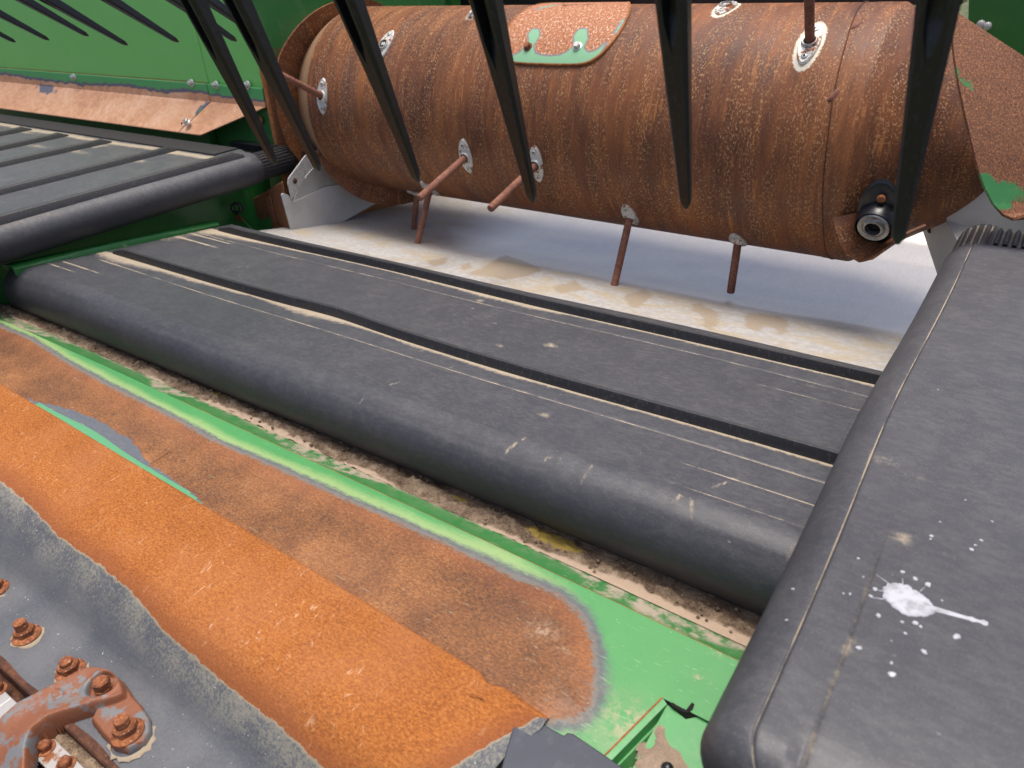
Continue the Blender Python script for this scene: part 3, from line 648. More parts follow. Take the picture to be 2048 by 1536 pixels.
mb = MB(); a6, b6 = ch(-.0012, .0008); a7, b7 = ch(.0006, .0009); a8, b8 = ch(.0008, -.001)
mk('worn_edge', [a6, b6, a7, b7, a8, b8], [(0, 1, 3, 2), (2, 3, 5, 4)], M['rustedge'], cut, smooth=False)
mb = MB()                          # lower step right of the slot
q = [pc(1335, 1405), pc(1372, 1434), pc(1400, 1428), pc(1425, 1445), pc(1520, 1490), pc(1520, 1640), pc(1330, 1640), pc(1250, 1560)]
V = [(p[0], p[1], cutz(p[1])-.0035) for p in q]; mb.prism(V, (0, 0, -.006)); mb.build('step_plate', M['green'], cut, smooth=False)
X, Y = np.meshgrid(np.linspace(-.25, -.08, 60), np.linspace(.36, .45, 40), indexing='ij')
dp = [tuple(pc(*p)[:2]) for p in [(1322, 1450), (1335, 1470), (1350, 1500), (1375, 1515), (1380, 1560), (1260, 1560), (1275, 1510), (1300, 1475)]]
dh = np.clip(-sdf(X, Y, dp), -.01, .01)*.35+.008*(fbm(X*90, Y*90, 4)-.5)
Z = cutz(Y)-.0038+dh; keep = Z > cutz(Y)-.0062
fs = [f for f in gridfaces(60, 40) if all(keep.ravel()[i] for i in f)]
mk('packed_dirt', np.stack([X, Y, Z], 2).reshape(-1, 3), fs, M['dirt'], cut, kind='stuff', attrs=dict(hgt=np.full(X.size, .55), yellow=np.zeros(X.size)))
# slot opening: dark gap with torn edge
q = [pc(*p) for p in [(1338, 1406), (1346, 1407), (1358, 1415), (1372, 1421), (1384, 1406), (1389, 1410), (1385, 1420), (1375, 1427), (1362, 1424), (1346, 1415)]]
MB().prism([(p[0], p[1], cutz(p[1])+.0012) for p in q], (0, 0, -.0008)).build('slot', M['hole'], cut, smooth=False)
tag_ = MB().lathe([(.006, -.004), (.006, .001), (.004, .004), (.001, .005)], tuple(pc(1335, 1534)+[0, 0, -.002]), (0, 0, 1), 16).build('bolt', M['black'], cut)

# orange hold-down plate with lip, grey lower face, groove and bolt flange
def hold_prof(x):
    yr = float(yridge(x)); zr = cutz(yr)
    P = [(yr+.0015, zr+.0003), (yr+.0008, zr+.0035), (yr-.003, zr+.0055)]
    pts = [(yr-.003, zr+.0055), (.345, -.6555), (.315, -.661), (.293, -.667), (.276, -.676), (.262, -.688), (.248, -.703), (.236, -.717), (.227, -.728), (.220, -.7345), (.213, -.738), (.205, -.7395), (.19, -.740), (.17, -.741), (.148, -.742), (.138, -.743), (.136, -.746), (.1365, -.760)]
    pts = np.array(pts); out = []
    for a, b in zip(pts[:-1], pts[1:]):
        k = max(1, int(np.hypot(*(b-a))/.0045))
        for i in range(k): out.append(tuple(a+(b-a)*i/k))
    out.append(tuple(pts[-1])); return P[:-1]+out
# fixed count per column: resample by arclength
def resamp(p, n):
    p = np.array(p); s = np.r_[0, np.cumsum(np.hypot(*np.diff(p, axis=0).T))]; t = np.linspace(0, s[-1], n)
    t[1] = s[1]; return np.stack([np.interp(t, s, p[:, 0]), np.interp(t, s, p[:, 1])], 1)
hx = np.linspace(-1.75, -.262, 330); HP = np.array([resamp(hold_prof(x), 90) for x in hx])
Xh = np.repeat(hx, 90).reshape(330, 90); Yh = HP[:, :, 0].copy(); Zh = HP[:, :, 1].copy()
nb_ = np.exp(-((Xh+.335)/.010)**2)*(Yh > .37); Yh = Yh-.006*nb_
Yh += .0016*(fbm(Xh*9, Yh*6, 31)-.5)*(Yh > .3)
dent = .004*np.exp(-((Xh+.545)/.035)**2)*np.exp(-((Yh-.35)/.05)**2)
Zh += .0030*(fbm(Xh*6, Yh*14, 33)-.5)*np.clip((Yh-.23)/.03, 0, 1)*np.clip((yridge(Xh)-Yh)/.03, 0, 1)
# right end is trimmed obliquely
hr = np.interp(Yh, [.20, .26, .345, .372, .42], [-.300, -.290, -.276, -.262, -.262]); Xh = np.where(Xh > -.6, -.6+(Xh+.6)*(hr+.6)/(.338), Xh)
wpx = [(-420, 900), (-200, 900), (0, 960), (60, 1010), (120, 1075), (200, 1130), (260, 1180), (330, 1262), (420, 1340), (500, 1405), (560, 1452), (640, 1530), (720, 1590)]
# find the wear line on the curved face: solve z(y) along each ray
pf = np.array(hold_prof(-.9))
def onhold(u, v):
    d = ray(u, v); an = np.arctan2(pf[:, 1], pf[:, 0]); a = math.atan2(d[2], d[1])
    o_ = np.argsort(an); y = np.interp(a, an[o_], pf[o_, 0]); t = y/d[1]; return d[0]*t, y
wl = np.array([onhold(*p) for p in wpx]); 
sy = np.array([.0]+list(np.cumsum(np.hypot(*np.diff(pf, axis=0).T)))); 
def arc(y): return np.interp(-y, -pf[:, 0], sy)
wl_s = arc(wl[:, 1]); o_ = np.argsort(wl[:, 0])
sw = np.interp(Xh, wl[o_, 0], wl_s[o_]); wearh = (arc(Yh)-sw)*.9
endg = (Xh-(-.262-.040-.9*np.clip(.36-Yh, 0, 1)))*.7      # grey bare corner at the right end
endg = np.where(Yh < .385, (Xh-np.interp(Yh, [.22, .30, .385], [-.355, -.318, -.270])), -1)
wearh = np.maximum(wearh, endg)
mk('hold_down_plate', np.stack([Xh, Yh, Zh], 2).reshape(-1, 3), gridfaces(330, 90), M['hold'], cut, attrs=dict(wear=wearh.ravel()))
# rusty front edge strip of the flange
V = []
for x in np.linspace(-1.5, -.2, 90):
    k = .0012*math.sin(x*60)+.001*math.sin(x*23); V += [(x, .1435+k, -.7422), (x, .1405+k, -.7414), (x, .1362, -.7416), (x, .1345, -.7435), (x, .134, -.764)]
mk('flange_edge', V, gridfaces(90, 5), M['rustdark'], cut, auto=25)

# nuts on the flange
def nut_mb(rf=.0175, ra=.0128, hh=.0125, stud=True):
    a = MB(); a.lathe([(rf, 0), (rf, .0020), (rf*.86, .0045), (ra*1.02, .0058)], n=32)
    b = [(ra*.93, .004), (ra, .005), (ra, hh), (ra*.86, hh+.0018)]
    a.lathe(b, n=6); a.lathe([(ra*.80, hh+.0008), (ra*.76, hh+.0022)], n=20); return a
def stud_mb(r=.0078, h0=.011, h1=.027):
    a = MB(); pr = [(r, h0)]; z = h0
    while z < h1-.0015: pr += [(r, z), (r*.88, z+.0008)]; z += .0016
    pr += [(r*.95, h1-.001), (r*.7, h1)]; return a.lathe(pr, n=20)
def place(mb, name, mat, parent, at, rz=0, tilt=(0, 0), label=None):
    R_ = Matrix.Rotation(rz, 3, 'Z'); T = Matrix.Rotation(tilt[0], 3, 'X') @ Matrix.Rotation(tilt[1], 3, 'Y')
    V = [tuple(T @ (R_ @ Vector(v))+Vector([float(k) for k in at])) for v in mb.V]
    return mk(name, V, mb.F, mat, parent, origin=[float(k) for k in at], auto=35, label=label)
def collar(parent, at, r, seed):  # ring of flaked sealant round a nut
    rs = random.Random(seed); a = MB(); n = 30; V = []
    for i in range(n):
        an = 2*math.pi*i/n; k = 1+.12*rs.uniform(-1, 1)+.22*max(0, math.cos(an-.2))
        for q, h in ((.90, .0006), (.99*k, .0008), (1.03*k, -.0004)): V.append((at[0]+r*q*math.cos(an), at[1]+r*q*math.sin(an), at[2]+h))
    Fs = [(3*i+j, 3*i+j+1, 3*((i+1) % n)+j+1, 3*((i+1) % n)+j) for i in range(n) for j in (0, 1)]
    return mk('flaked_sealant', V, Fs, M['sealant'], parent)
for i, (u, v, s0) in enumerate([(54, 1272, 1), (142, 1343, .7), (-8, 1180, 1)]):
    at = onz(u, v, -.7405); nb = place(nut_mb(), 'flange_nut', M['nut'], cut, at, .3+i, (.02, -.02)); place(stud_mb(h1=.027 if s0 == 1 else .021), 'stud', M['nut'], nb, at, 0, (.02, -.02))
    collar(nb, at, .0180, i)

# ------------------------------------------------------------------ knife clip (casting), seen from above
clip = thing('knife_clip', 'rusty grey cast hold down clip bolted over the knife at the lower left corner', 'clip', tuple(float(k) for k in onz(200, 1430, -.740)))
ZC = -.726
def q(u, v, z=ZC): p = onz(u, v, z); return (p[0], p[1])
X, Y = np.meshgrid(np.arange(-.86, -.60, .0011), np.arange(.045, .215, .0011), indexing='ij')
lobe = [q(*p, -.734) for p in [(180, 1440), (205, 1398), (235, 1352), (250, 1362), (268, 1392), (285, 1410), (302, 1436), (304, 1462), (290, 1485), (255, 1502), (226, 1494), (202, 1468)]]
arm = [q(*p) for p in [(88, 1377), (139, 1351), (176, 1333), (204, 1332), (229, 1342), (252, 1368), (254, 1392), (235, 1402), (200, 1412), (165, 1420), (130, 1430), (100, 1440), (72, 1460), (60, 1486), (56, 1510), (48, 1560), (-70, 1560), (-60, 1480), (-10, 1440), (35, 1405)]]
dl = -sdf(X, Y, lobe); da = -sdf(X, Y, arm)
def rise(d, h, r): return h*np.clip(1-np.clip(1-d/r, 0, 1)**2.2, 0, 1)
base = -.752
hl = np.where(dl > 0, -.7395+rise(dl, .008, .004), base)
px_, py_ = q(30, 1500); far_ = np.hypot(X-px_, Y-py_)
bend = np.clip((.115-Y)/.05, 0, 1)
ha = np.where(da > 0, -.7395+rise(da, .0145+.004*np.exp(-(da/.02)**2), .006)-.02*bend**2, base)
rcx, rcy = q(205, 1372); dr = np.hypot((X-rcx), (Y-rcy))
rec = np.clip((.0175-dr)/.0025, 0, 1); ha = ha-rec*.009*(ha > base+.001)
ha = ha+.0016*np.exp(-((dr-.0205)/.0025)**2)*(da > .001)
bx, by = q(116, 1390); db = np.sqrt(((X-bx)/.0085)**2+((Y-by)/.006)**2); ha = ha-.0016*np.clip((1-db)/.15, 0, 1)*(da > .002)+.0008*np.exp(-((db-.45)/.12)**2)*(da > .002)
gx = fbm(X*220, Y*220, 7)-.5
H = np.maximum(hl, ha)+.0007*gx
keep = (np.maximum(dl, da) > -.0012)
fs = [f for f in gridfaces(*X.shape) if all(keep.ravel()[i] for i in f)]
mk('casting', np.stack([X, Y, H], 2).reshape(-1, 3), fs, M['cast'], clip)
at = (rcx, rcy, -.733)
place(MB().lathe([(.0095, 0), (.0098, .005), (.007, .007)], n=20).lathe([(.0098, .007), (.0102, .008), (.0100, .0155), (.0082, .0175)], n=6), 'hex_bolt', M['nut'], clip, at, .5)
for (u, v, z) in [(256, 1466, -.7325)]:
    at = onz(u, v, z); nb = place(nut_mb(.0180, .0135, .0130), 'flange_nut', M['nut'], clip, at, .2, (.03, -.03)); place(stud_mb(.0082, .011, .026), 'stud', M['nut'], nb, at, 0, (.03, -.03))
    collar(nb, (at[0]+.004, at[1]-.002, -.7402), .0225, 8)

# knife: long pale bar in short joined lengths, with small hex bolts
knife = thing('knife_bar', 'pale steel knife bar with small rusty bolts running under the cast clip', 'knife', (-.85, .11, -.77))
def kn(x0, x1, y0, y1, z): return bevel(MB().box((x0, y0, z-.006), (x1, y1, z)).build('bar', M['knife'], knife, smooth=False), .0008)
ka = onz(60, 1370, -.752); kn(-1.35, float(ka[0]), .098, .122, -.752); kn(float(ka[0])+.0006, -.48, .098, .122, -.7515)
kn(-.715, -.48, .060, .0975, -.750)
bevel(MB().box((-1.3, .055, -.760), (-.85, .094, -.752)).build('section_plate', M['rustedge'], knife, smooth=False), .001)
MB().box((-1.5, .0, -.80), (-.2, .136, -.768)).build('trough', M['rustdark'], knife, smooth=False)
for (u, v) in [(92, 1497), (132, 1530), (-4, 1380)]:
    at = onz(u, v, -.7515 if u > 0 else -.752)
    place(MB().lathe([(.0105, 0), (.0105, .001), (.0080, .0012)], n=18).lathe([(.0072, .001), (.0076, .002), (.0074, .0080), (.0060, .0095)], n=6), 'hex_bolt', M['nut'], knife, at, .3)
X, Y = np.meshgrid(np.linspace(-.80, -.55, 120), np.linspace(.118, .137, 16), indexing='ij')
mk('chaff', np.stack([X, Y, -.757+.007*fbm(X*150, Y*150, 3)], 2).reshape(-1, 3), gridfaces(120, 16), M['dirt'], knife, kind='stuff', attrs=dict(hgt=np.full(X.size, 1.), yellow=np.zeros(X.size)))

# dark guard block at the bottom edge
guard = thing('guard_cap', 'dark slate guard cap at the bottom edge beside the orange plate', 'guard', tuple(float(k) for k in pc(1120, 1520)))
gz = -.652
o1 = [(1040, 1426), (1052, 1428), (1105, 1458), (1128, 1470), (1134, 1464), (1146, 1466), (1262, 1545), (1320, 1600), (1000, 1640), (985, 1600), (1012, 1500), (1030, 1440)]
pts = [onz(u, v, gz) for u, v in o1]
bevel(MB().prism([tuple(p) for p in pts], (0, 0, -.016)).build('cap', M['slate'], guard, smooth=True, auto=30), .0016, 3)

# ------------------------------------------------------------------ soil in the trough
NXd, NYd = 1100, 56
X, T = np.meshgrid(np.linspace(-1.95, -.05, NXd), np.linspace(0, 1, NYd), indexing='ij')
y0 = ycrease(X)+.0295; Y = y0+(.70-y0)*T**1.1
h = fbm(X*60, Y*60, 11, 5); cl = np.clip(fbm(X*22, Y*30, 17)-.47, 0, 1)*3
edge = np.exp(-((Y-y0-.022)/.012)**2)
Z = cutz(ycrease(X))-.0125+(h-.5)*.005+cl*.006*edge+.010*np.clip((Y-y0-.03)/.05, 0, 1)*0-.004*np.exp(-((Y-y0-.04)/.01)**2)
bank = np.clip((X+.42)/.1, 0, 1); sm = np.exp(-((Y-y0)/.012)**2)*bank; Z = Z*(1-sm)+(cutz(ycrease(X))-.0095)*sm+.0005*h
sp = fbm(X*230, Y*230, 41, 3); clump = np.clip(fbm(X*95, Y*95, 19, 2)-.5, 0, 1); Z += .018*clump*(1-sm)*np.exp(-((Y-y0-.020)/.020)**2)+.002*sp*(1-sm)
hg = np.clip((Y-y0)/.012+.35+2*(fbm(X*18, X*0, 9)-.5)-1.0*(np.clip((X+.38)/.1, 0, 1))-.8*np.exp(-((X+.95)/.12)**2), 0, 1)
yl = np.zeros_like(X)
for (u, v, r) in [(905, 955, .02), (870, 935, .018), (1095, 1075, .028), (320, 728, .02), (440, 790, .018), (925, 1000, .012), (1125, 1085, .02), (840, 920, .02)]:
    p = onz(u, v, -.648); yl = yl+np.exp(-(((X-p[0])/(r*1.4))**2+((Y-p[1])/(r*.45))**2))
soil = mk('trough_soil', np.stack([X, Y, Z], 2).reshape(-1, 3), gridfaces(NXd, NYd), M['dirt'], None, attrs=dict(hgt=hg.ravel(), yellow=np.clip(yl, 0, 1).ravel()), kind='stuff')
tag(soil, 'dry brown soil packed in the trough below the front roll of the feed belt', 'soil')
mb = MB(); rs = random.Random(9)
for i in range(520):               # roots, straw and crumbs
    x = rs.uniform(-1.85, -.1); y = float(ycrease(x))+rs.uniform(.034, .075); z = cutz(float(ycrease(x)))-.010+rs.uniform(0, .002)
    L = rs.uniform(.003, .014); a = rs.uniform(0, 6.28)
    if rs.random() < .45: mb.lathe([(.0003, 0), (.00045, L/2), (.0002, L)], (x, y, z), (math.cos(a), math.sin(a)*.5, rs.uniform(-.1, .3)), 4)
    else:
        r = rs.uniform(.0010, .0030); mb.lathe([(r*.3, -r*.6), (r*.95, -r*.1), (r*.8, r*.4), (r*.2, r*.75)], (x, y, z), (rs.uniform(-.5, .5), rs.uniform(-.5, .5), 1), 6)
st = mb.build('soil_crumbs', M['dirt'], None, smooth=False, kind='stuff', attrs=dict(hgt=np.full(len(mb.V), 1.), yellow=np.zeros(len(mb.V)))); tag(st, 'dark soil crumbs and root bits lying along the green ramp edge', 'soil crumbs')

# ------------------------------------------------------------------ auger
aug = thing('feed_auger', 'large rusty auger drum with retractable steel fingers above the feed belt', 'auger', (-.95, AXY, AXZ))
XD0, XD1 = -1.685, -.335
def tube(name, xs_, rfun, mat, n=160, dustf=None, whitef=None, **k):
    V = []; UV = []; A = []; W = []
    for x in xs_:
        for i in range(n+1):
            th = 2*math.pi*i/n; r = rfun(x, th); V.append(cyl(x, th, r)); UV.append((x, th*DR)); A.append(dustf(x, th) if dustf else 0); W.append(whitef(x, th) if whitef else 0)
    return mk(name, V, gridfaces(len(xs_), n+1), mat, aug, uv=UV, attrs=dict(dust=A, white=W), **k)
GUARDS = []                        # x, th, half length along theta (m), half width, label
def addg(u0, v0, u1, v1):
    x0, t0 = oncyl(u0, v0); x1, t1 = oncyl(u1, v1); return ((x0+x1)/2, (t0+t1)/2, abs(t1-t0)*DR/2)
gspec = [((646, 148), (652, 237), (640, 187), (548, 143)), ((788, 57), (757, 132), None, None), ((925, 268), (945, 352), (928, 318), (838, 397)),
         ((1068, 283), (1083, 368), (1068, 335), (980, 418)), ((845, 352), (878, 391), (856, 388), (832, 500)), ((1240, 403), (1283, 450), (1258, 440), (1226, 583)),
         ((1650, 40), (1590, 150), (1622, 92), (1618, -60))]
for a, b, f0, f1 in gspec: GUARDS.append((*addg(*a, *b), f0, f1))
x0, t0 = oncyl(1430, 25); GUARDS.append((x0+.012, t0-.12, .042, None, None))
x0, t0 = oncyl(938, 32); GUARDS.append((x0+.010, t0-.12, .042, (945, 5), (900, -80)))
x0, t0 = oncyl(1470, 470); GUARDS.append((x0, t0+.13, .042, (1466, 486), (1461, 586)))
x0, t0 = oncyl(815, 381); GUARDS.append((x0, t0+.17, .042, (812, 388), (827, 468)))
GA = [(g[0], g[1], max(.036, min(.046, g[2]))) for g in GUARDS]
def whitef(x, th):
    w_ = 0
    for (gx_, gt, gl), big in zip(GA, [.35, .1, .45, .45, .3, .25, 1, .9, .7, .1, .1]):
        e = math.hypot((x-gx_)/.021, (th-gt)*DR/(gl+.004)); w_ = max(w_, big*math.exp(-((max(e-1, 0))/.28)**2)*.75)
    return w_
tx = sorted(set(list(np.linspace(XD0, XD1, 150))+[g[0]+d for g in GA[:9] for d in np.linspace(-.035, .035, 13)]))
tube('drum', tx, lambda x, th: DR, M['drum'], 260, lambda x, th: 0, whitef)
rc_ = lambda x: DR+.0008 if x < -.285 else max(.05, DR-(x+.285)*.66)
tube('right_sleeve', list(np.linspace(XD1+.0005, -.285, 14))+list(np.linspace(-.28, .10, 36)), lambda x, th: rc_(x), M['drum'])
rleft = lambda x: DR-.0005-.62*max(0, (XD0-.0-x))**1.25*1.4
tube('left_cone', list(np.linspace(-1.84, XD0, 24)), lambda x, th: rleft(x), M['drum'], 160, lambda x, th: .9*min(1, max(0, (XD0+.003-x)/.012)))
# dark end of the rolled sheet: raised edge with weld beads
V = []; n = 200; UV = []
for i in range(n+1):
    th = 2*math.pi*i/n; k = .0012*math.sin(th*9); xx = XD1-.004+.022*math.sin(th-2.5)
    for dx, dr in ((-.0012, -.0005), (-.0008, .0016), (.0010, .0016), (.0015, -.0005)): V.append(cyl(xx+dx+k*.4, th, DR+.0006+dr)); UV.append((xx+dx, th*DR))
mk('sheet_seam', V, gridfaces(n+1, 4), M['rustdark'], aug, uv=UV)
for (u, v) in [(1713, 50), (1668, 190)]:
    xx, tt = oncyl(u, v); V = []
    for i in range(13):
        f = i/12-.5; w_ = .006*math.sqrt(max(0, 1-(2*f)**2))+.0005
        for j in range(5): g = j/2-1; V.append(cyl(xx+g*w_-.012*f, tt+f*.10+(.0), DR+.0005+.0032*(1-g*g)*(1-(2*f)**4)))
    mk('weld_bead', V, gridfaces(13, 5), M['finger'], aug)
# flights: ribbon from root to rim, given thickness
def flight(name, rows, mat, th_=.0045, smooth=True, wear=None):
    """rows: list of (rim point, root point)"""
    V = []; UV = []; W = []; K = 9
    L = [0]
    rim = [np.array(r[0]) for r in rows]
    for a, b in zip(rim[:-1], rim[1:]): L.append(L[-1]+np.linalg.norm(b-a))
    for side in (0, 1):
        for i, (a, b) in enumerate(rows):
            a = np.array(a); b = np.array(b); t = rim[min(i+1, len(rim)-1)]-rim[max(i-1, 0)]; nn = np.cross(a-b, t); nn /= np.linalg.norm(nn)+1e-9
            for k in range(K): p = a+(b-a)*k/(K-1)+nn*th_*(side-.5); V.append(p); UV.append((L[i], k*.012)); W.append(wear(L[i]/L[-1], k/(K-1)) if wear else 1)
    n = len(rows); f = gridfaces(n, K); m0 = n*K
    Fs = f+[tuple(i+m0 for i in q_[::-1]) for q_ in f]
    for i in range(n-1): Fs.append((i*K, (i+1)*K, (i+1)*K+m0, i*K+m0))
    Fs.append(tuple([k for k in range(K)]+[m0+k for k in range(K-1, -1, -1)])); b_ = (n-1)*K
    Fs.append(tuple([b_+k for k in range(K)][::-1]+[m0+b_+k for k in range(K)]))
    return mk(name, V, Fs, mat, aug, uv=UV, attrs=dict(dust=np.zeros(len(V)), white=np.zeros(len(V)), wear=W), auto=40)
# left: tall rim round the cone
rows = []
for th in np.linspace(rad(60), rad(262), 60):
    dg = math.degrees(th); x = np.interp(dg, [60, 105, 125, 150, 262], [-1.70, -1.715, -1.735, -1.758, -1.762]); r = np.interp(dg, [60, 100, 125, 150, 200, 225, 262], [.265, .268, .278, .29, .288, .262, .20])
    rows.append((cyl(x, th, r), cyl(x-.02, th, .17)))
flight('flight', rows, M['drum'])
rows = []
for th in np.linspace(rad(206), rad(300), 40):
    f = (math.degrees(th)-206)/94; x = -1.715+.20*f; r = DR+.052*math.sin(min(1, f*1.9+.05)*math.pi/2)
    rows.append((cyl(x, th, r), cyl(x+.004, th, DR-.02)))
flight('flight', rows, M['drum'])
# right: big flight, its outer edge falls from upper left to lower right
rim_px = [(1899, 18), (1900, 40), (1902, 70), (1908, 120), (1917, 175), (1930, 235), (1943, 290), (1955, 340), (1968, 375), (1985, 408), (2005, 430), (2025, 439), (2048, 432), (2075, 415)]
rows = []; RR = .315
for i, (u, v) in enumerate(rim_px):
    x, th = oncyl(u, v, RR); q__ = 1-i/(len(rim_px)-1); rows.append((cyl(x, th, RR), cyl(x+.17, th+.10+.10*q__, .14+.085*q__)))
# densify
def dens(rows, k=6):
    out = []
    for (a, b), (c_, d) in zip(rows[:-1], rows[1:]):
        for i in range(k): f = i/k; out.append((np.array(a)*(1-f)+np.array(c_)*f, np.array(b)*(1-f)+np.array(d)*f))
    out.append((np.array(rows[-1][0]), np.array(rows[-1][1]))); return out
def wflight(s, k):
    g = max(0, .5-abs(s-.30)*2.2)*(1 if k < .16 else 0)+1.05*math.exp(-((s-.76)/.12)**2)*max(.1, 1-1.7*k)
    return (g-.60)*.08+.05*(float(fbm(s*9, k*2.5, 77))-.5)
flight('flight', dens(rows), M['green_rust'], wear=wflight, smooth=True)
low_px = [(1666, 436), (1670, 460), (1680, 488), (1696, 512), (1718, 524), (1745, 517), (1775, 496), (1812, 466)]
rows = []
for i, (u, v) in enumerate(low_px):
    f = i/(len(low_px)-1); r = DR+.006+.045*math.sin(math.pi*min(1, f*.9+.05))
    d = ray(u, v); 
    x, th = oncyl(u, v, r)
    d1 = max(0.0, 0); rows.append((cyl(x, th, r), cyl(x+.045-.02*f, th+.0, DR-.015)))
flight('flight', dens(rows, 5), M['drum'])

# cover plate
cp = [(1012, 118), (1022, 127), (1050, 130), (1150, 133), (1178, 129), (1205, 112), (1235, 78), (1255, 45), (1263, 20), (1258, 3), (1240, -8), (1180, -12), (1120, -4), (1075, 12), (1040, 30), (1018, 55), (1008, 85)]
cc = [oncyl(u, max(v, 3)) for u, v in cp]
for i, (u, v) in enumerate(cp):
    if v < 3: cc[i] = (cc[i][0], cc[i][1]-abs(v-3)*.012)
cpts = []
for i in range(len(cc)):
    a, b = cc[i], cc[(i+1) % len(cc)]
    for f in (0, .25, .5, .75): cpts.append((a[0]+(b[0]-a[0])*f, a[1]+(b[1]-a[1])*f))
for _ in range(3): cpts = [((cpts[i-1][0]+cpts[i][0]*2+cpts[(i+1) % len(cpts)][0])/4, (cpts[i-1][1]+cpts[i][1]*2+cpts[(i+1) % len(cpts)][1])/4) for i in range(len(cpts))]
c0 = (sum(p[0] for p in cpts)/len(cpts), sum(p[1] for p in cpts)/len(cpts)); K = 40; V = []; UV = []; n = len(cpts); XY = []
for k in range(K+1):
    for p in cpts:
        x = c0[0]+(p[0]-c0[0])*k/K; t = c0[1]+(p[1]-c0[1])*k/K; V.append(cyl(x, t, DR+.0045-(.0008 if k == K else 0))); UV.append((x, t*DR)); XY.append((x, t*DR))
for p in cpts: V.append(cyl(p[0], p[1], DR-.001)); UV.append((p[0], p[1]*DR)); XY.append((p[0], p[1]*DR))
XY = np.array(XY)
def cs_(u, v): x, t = oncyl(u, v); return (x, t*DR)
gpoly = [[cs_(*p) for p in L] for L in ([(1018, 118), (1042, 108), (1052, 95), (1060, 85), (1058, 72), (1066, 62), (1078, 62), (1080, 75), (1068, 95), (1072, 112), (1100, 116), (1130, 112), (1150, 95), (1150, 75), (1160, 62), (1174, 62), (1176, 80), (1168, 98), (1178, 110), (1195, 104), (1215, 88), (1200, 112), (1178, 130), (1040, 130), (1022, 126)],)]
sd_ = np.minimum(sdf(XY[:, 0], XY[:, 1], gpoly[0]), np.minimum(dseg(XY[:, 0], XY[:, 1], [cs_(1232, 70), cs_(1250, 42)])-.002, dseg(XY[:, 0], XY[:, 1], [cs_(1075, 22), cs_(1112, 14)])-.003))
s = N('cover_plate_paint'); uv = s.co(src='UV')
d = s.ma('ADD', s.attr('wear'), s.ma('MULTIPLY', s.ma('SUBTRACT', s.noise(120, uv, 5), .5), .006))
rc = s.ramp(s.noise(150, uv, 6, .7), [(.35, (.20, .07, .03)), (.5, (.36, .13, .05)), (.66, (.50, .22, .09))])
rc = s.mix(s.ma('MULTIPLY', s.step(s.noise(260, s.co((1, .6, 1), 'UV'), 4, .6, .5), .55, .63), .8), rc, (.74, .55, .40))
col = s.mix(s.step(d, .0045, .003), rc, (.20, .20, .215)); col = s.mix(s.step(d, .0005, -.0008), col, (.20, .42, .24))
s.bump(s.noise(300, uv), .0005, .5); cpm = s.out(col, .6, 0, .4)
Fs = gridfaces(K+2, n, True)
plate = mk('cover_plate', V, Fs, cpm, aug, uv=UV, attrs=dict(wear=sd_))
V = []
for p in cpts:
    for q_, r in ((.975, .0051), (1.002, .0053), (1.006, .0035), (1.006, -.001)): V.append(cyl(c0[0]+(p[0]-c0[0])*q_, c0[1]+(p[1]-c0[1])*q_, DR+r))
mk('plate_edge', V, gridfaces(len(cpts), 4)+[(4*(len(cpts)-1)+j, j, j+1, 4*(len(cpts)-1)+j+1) for j in range(3)], M['rustedge'], plate)
def drum_dir(th): return (0, math.cos(th), math.sin(th))
for (u, v, mt) in [(1056, 94, 'nut'), (1155, 93, 'zinc_clean')]:
    x, t = oncyl(u, v, DR+.0045); a = MB(); c_ = cyl(x, t, DR+.0043)
    a.lathe([(.0105, 0), (.0105, .0012), (.0085, .0018)], c_, drum_dir(t), 24).lathe([(.0078, .0015), (.0082, .0025), (.0080, .0075), (.0064, .009)], c_, drum_dir(t), 6)
    a.build('hex_bolt', M[mt], plate, auto=35)
# thin dark arrow scratched on the plate
V = []
for (a, b) in (((1125, 10), (1183, 9)), ((1125, 10), (1131, 4)), ((1125, 10), (1134, 12))):
    pa, pb = [np.array(oncyl(u, v, DR+.005)) for u, v in (a, b)]; mb = MB(); VV = []
    for i in range(9):
        p = pa+(pb-pa)*i/8
        for s0 in (-1, 1): VV.append(cyl(p[0], p[1]+s0*.004, DR+.0053))
    V.append(VV)
mb = MB(); [mb.add(v, gridfaces(9, 2)) for v in V]; mb.build('arrow_mark', M['hole'], plate)

# finger guards
def ellipse_patch(x0, t0, hl, hw, name, mat, parent, taper=1.5, lip=True, bulge=.0035, rot=0, hole=None):
    n = 48; V = []; rings = [(.0, .0), (.25, 0), (.42, 0), (.6, 0), (.8, 0), (.86, .0006), (.93, .0006), (.95, -.0005), (1.0, -.0012), (1.0, -.004)]
    for q_, dz in rings:
        for i in range(n):
            a = 2*math.pi*i/n; c_, s0 = math.cos(a), math.sin(a)
            ex = hw*(abs(s0)**taper)*(1 if s0 > 0 else -1); el = hl*c_
            xx, ll = ex*q_, el*q_
            b = bulge*math.exp(-(math.hypot(xx, ll)/.013)**4)
            x_ = xx*math.cos(rot)-ll*math.sin(rot); l_ = xx*math.sin(rot)+ll*math.cos(rot)
            V.append(cyl(x0+x_, t0+l_/DR, DR+.0042+dz+b))
    return mk(name, V, gridfaces(len(rings), n, True), mat, parent, auto=45)
GM_ = mat_metal('stained_zinc_guard', (.58, .58, .55), (.46, .40, .30), .55, .5, .35, 110, rustc=(.33, .12, .04), ru=.10)
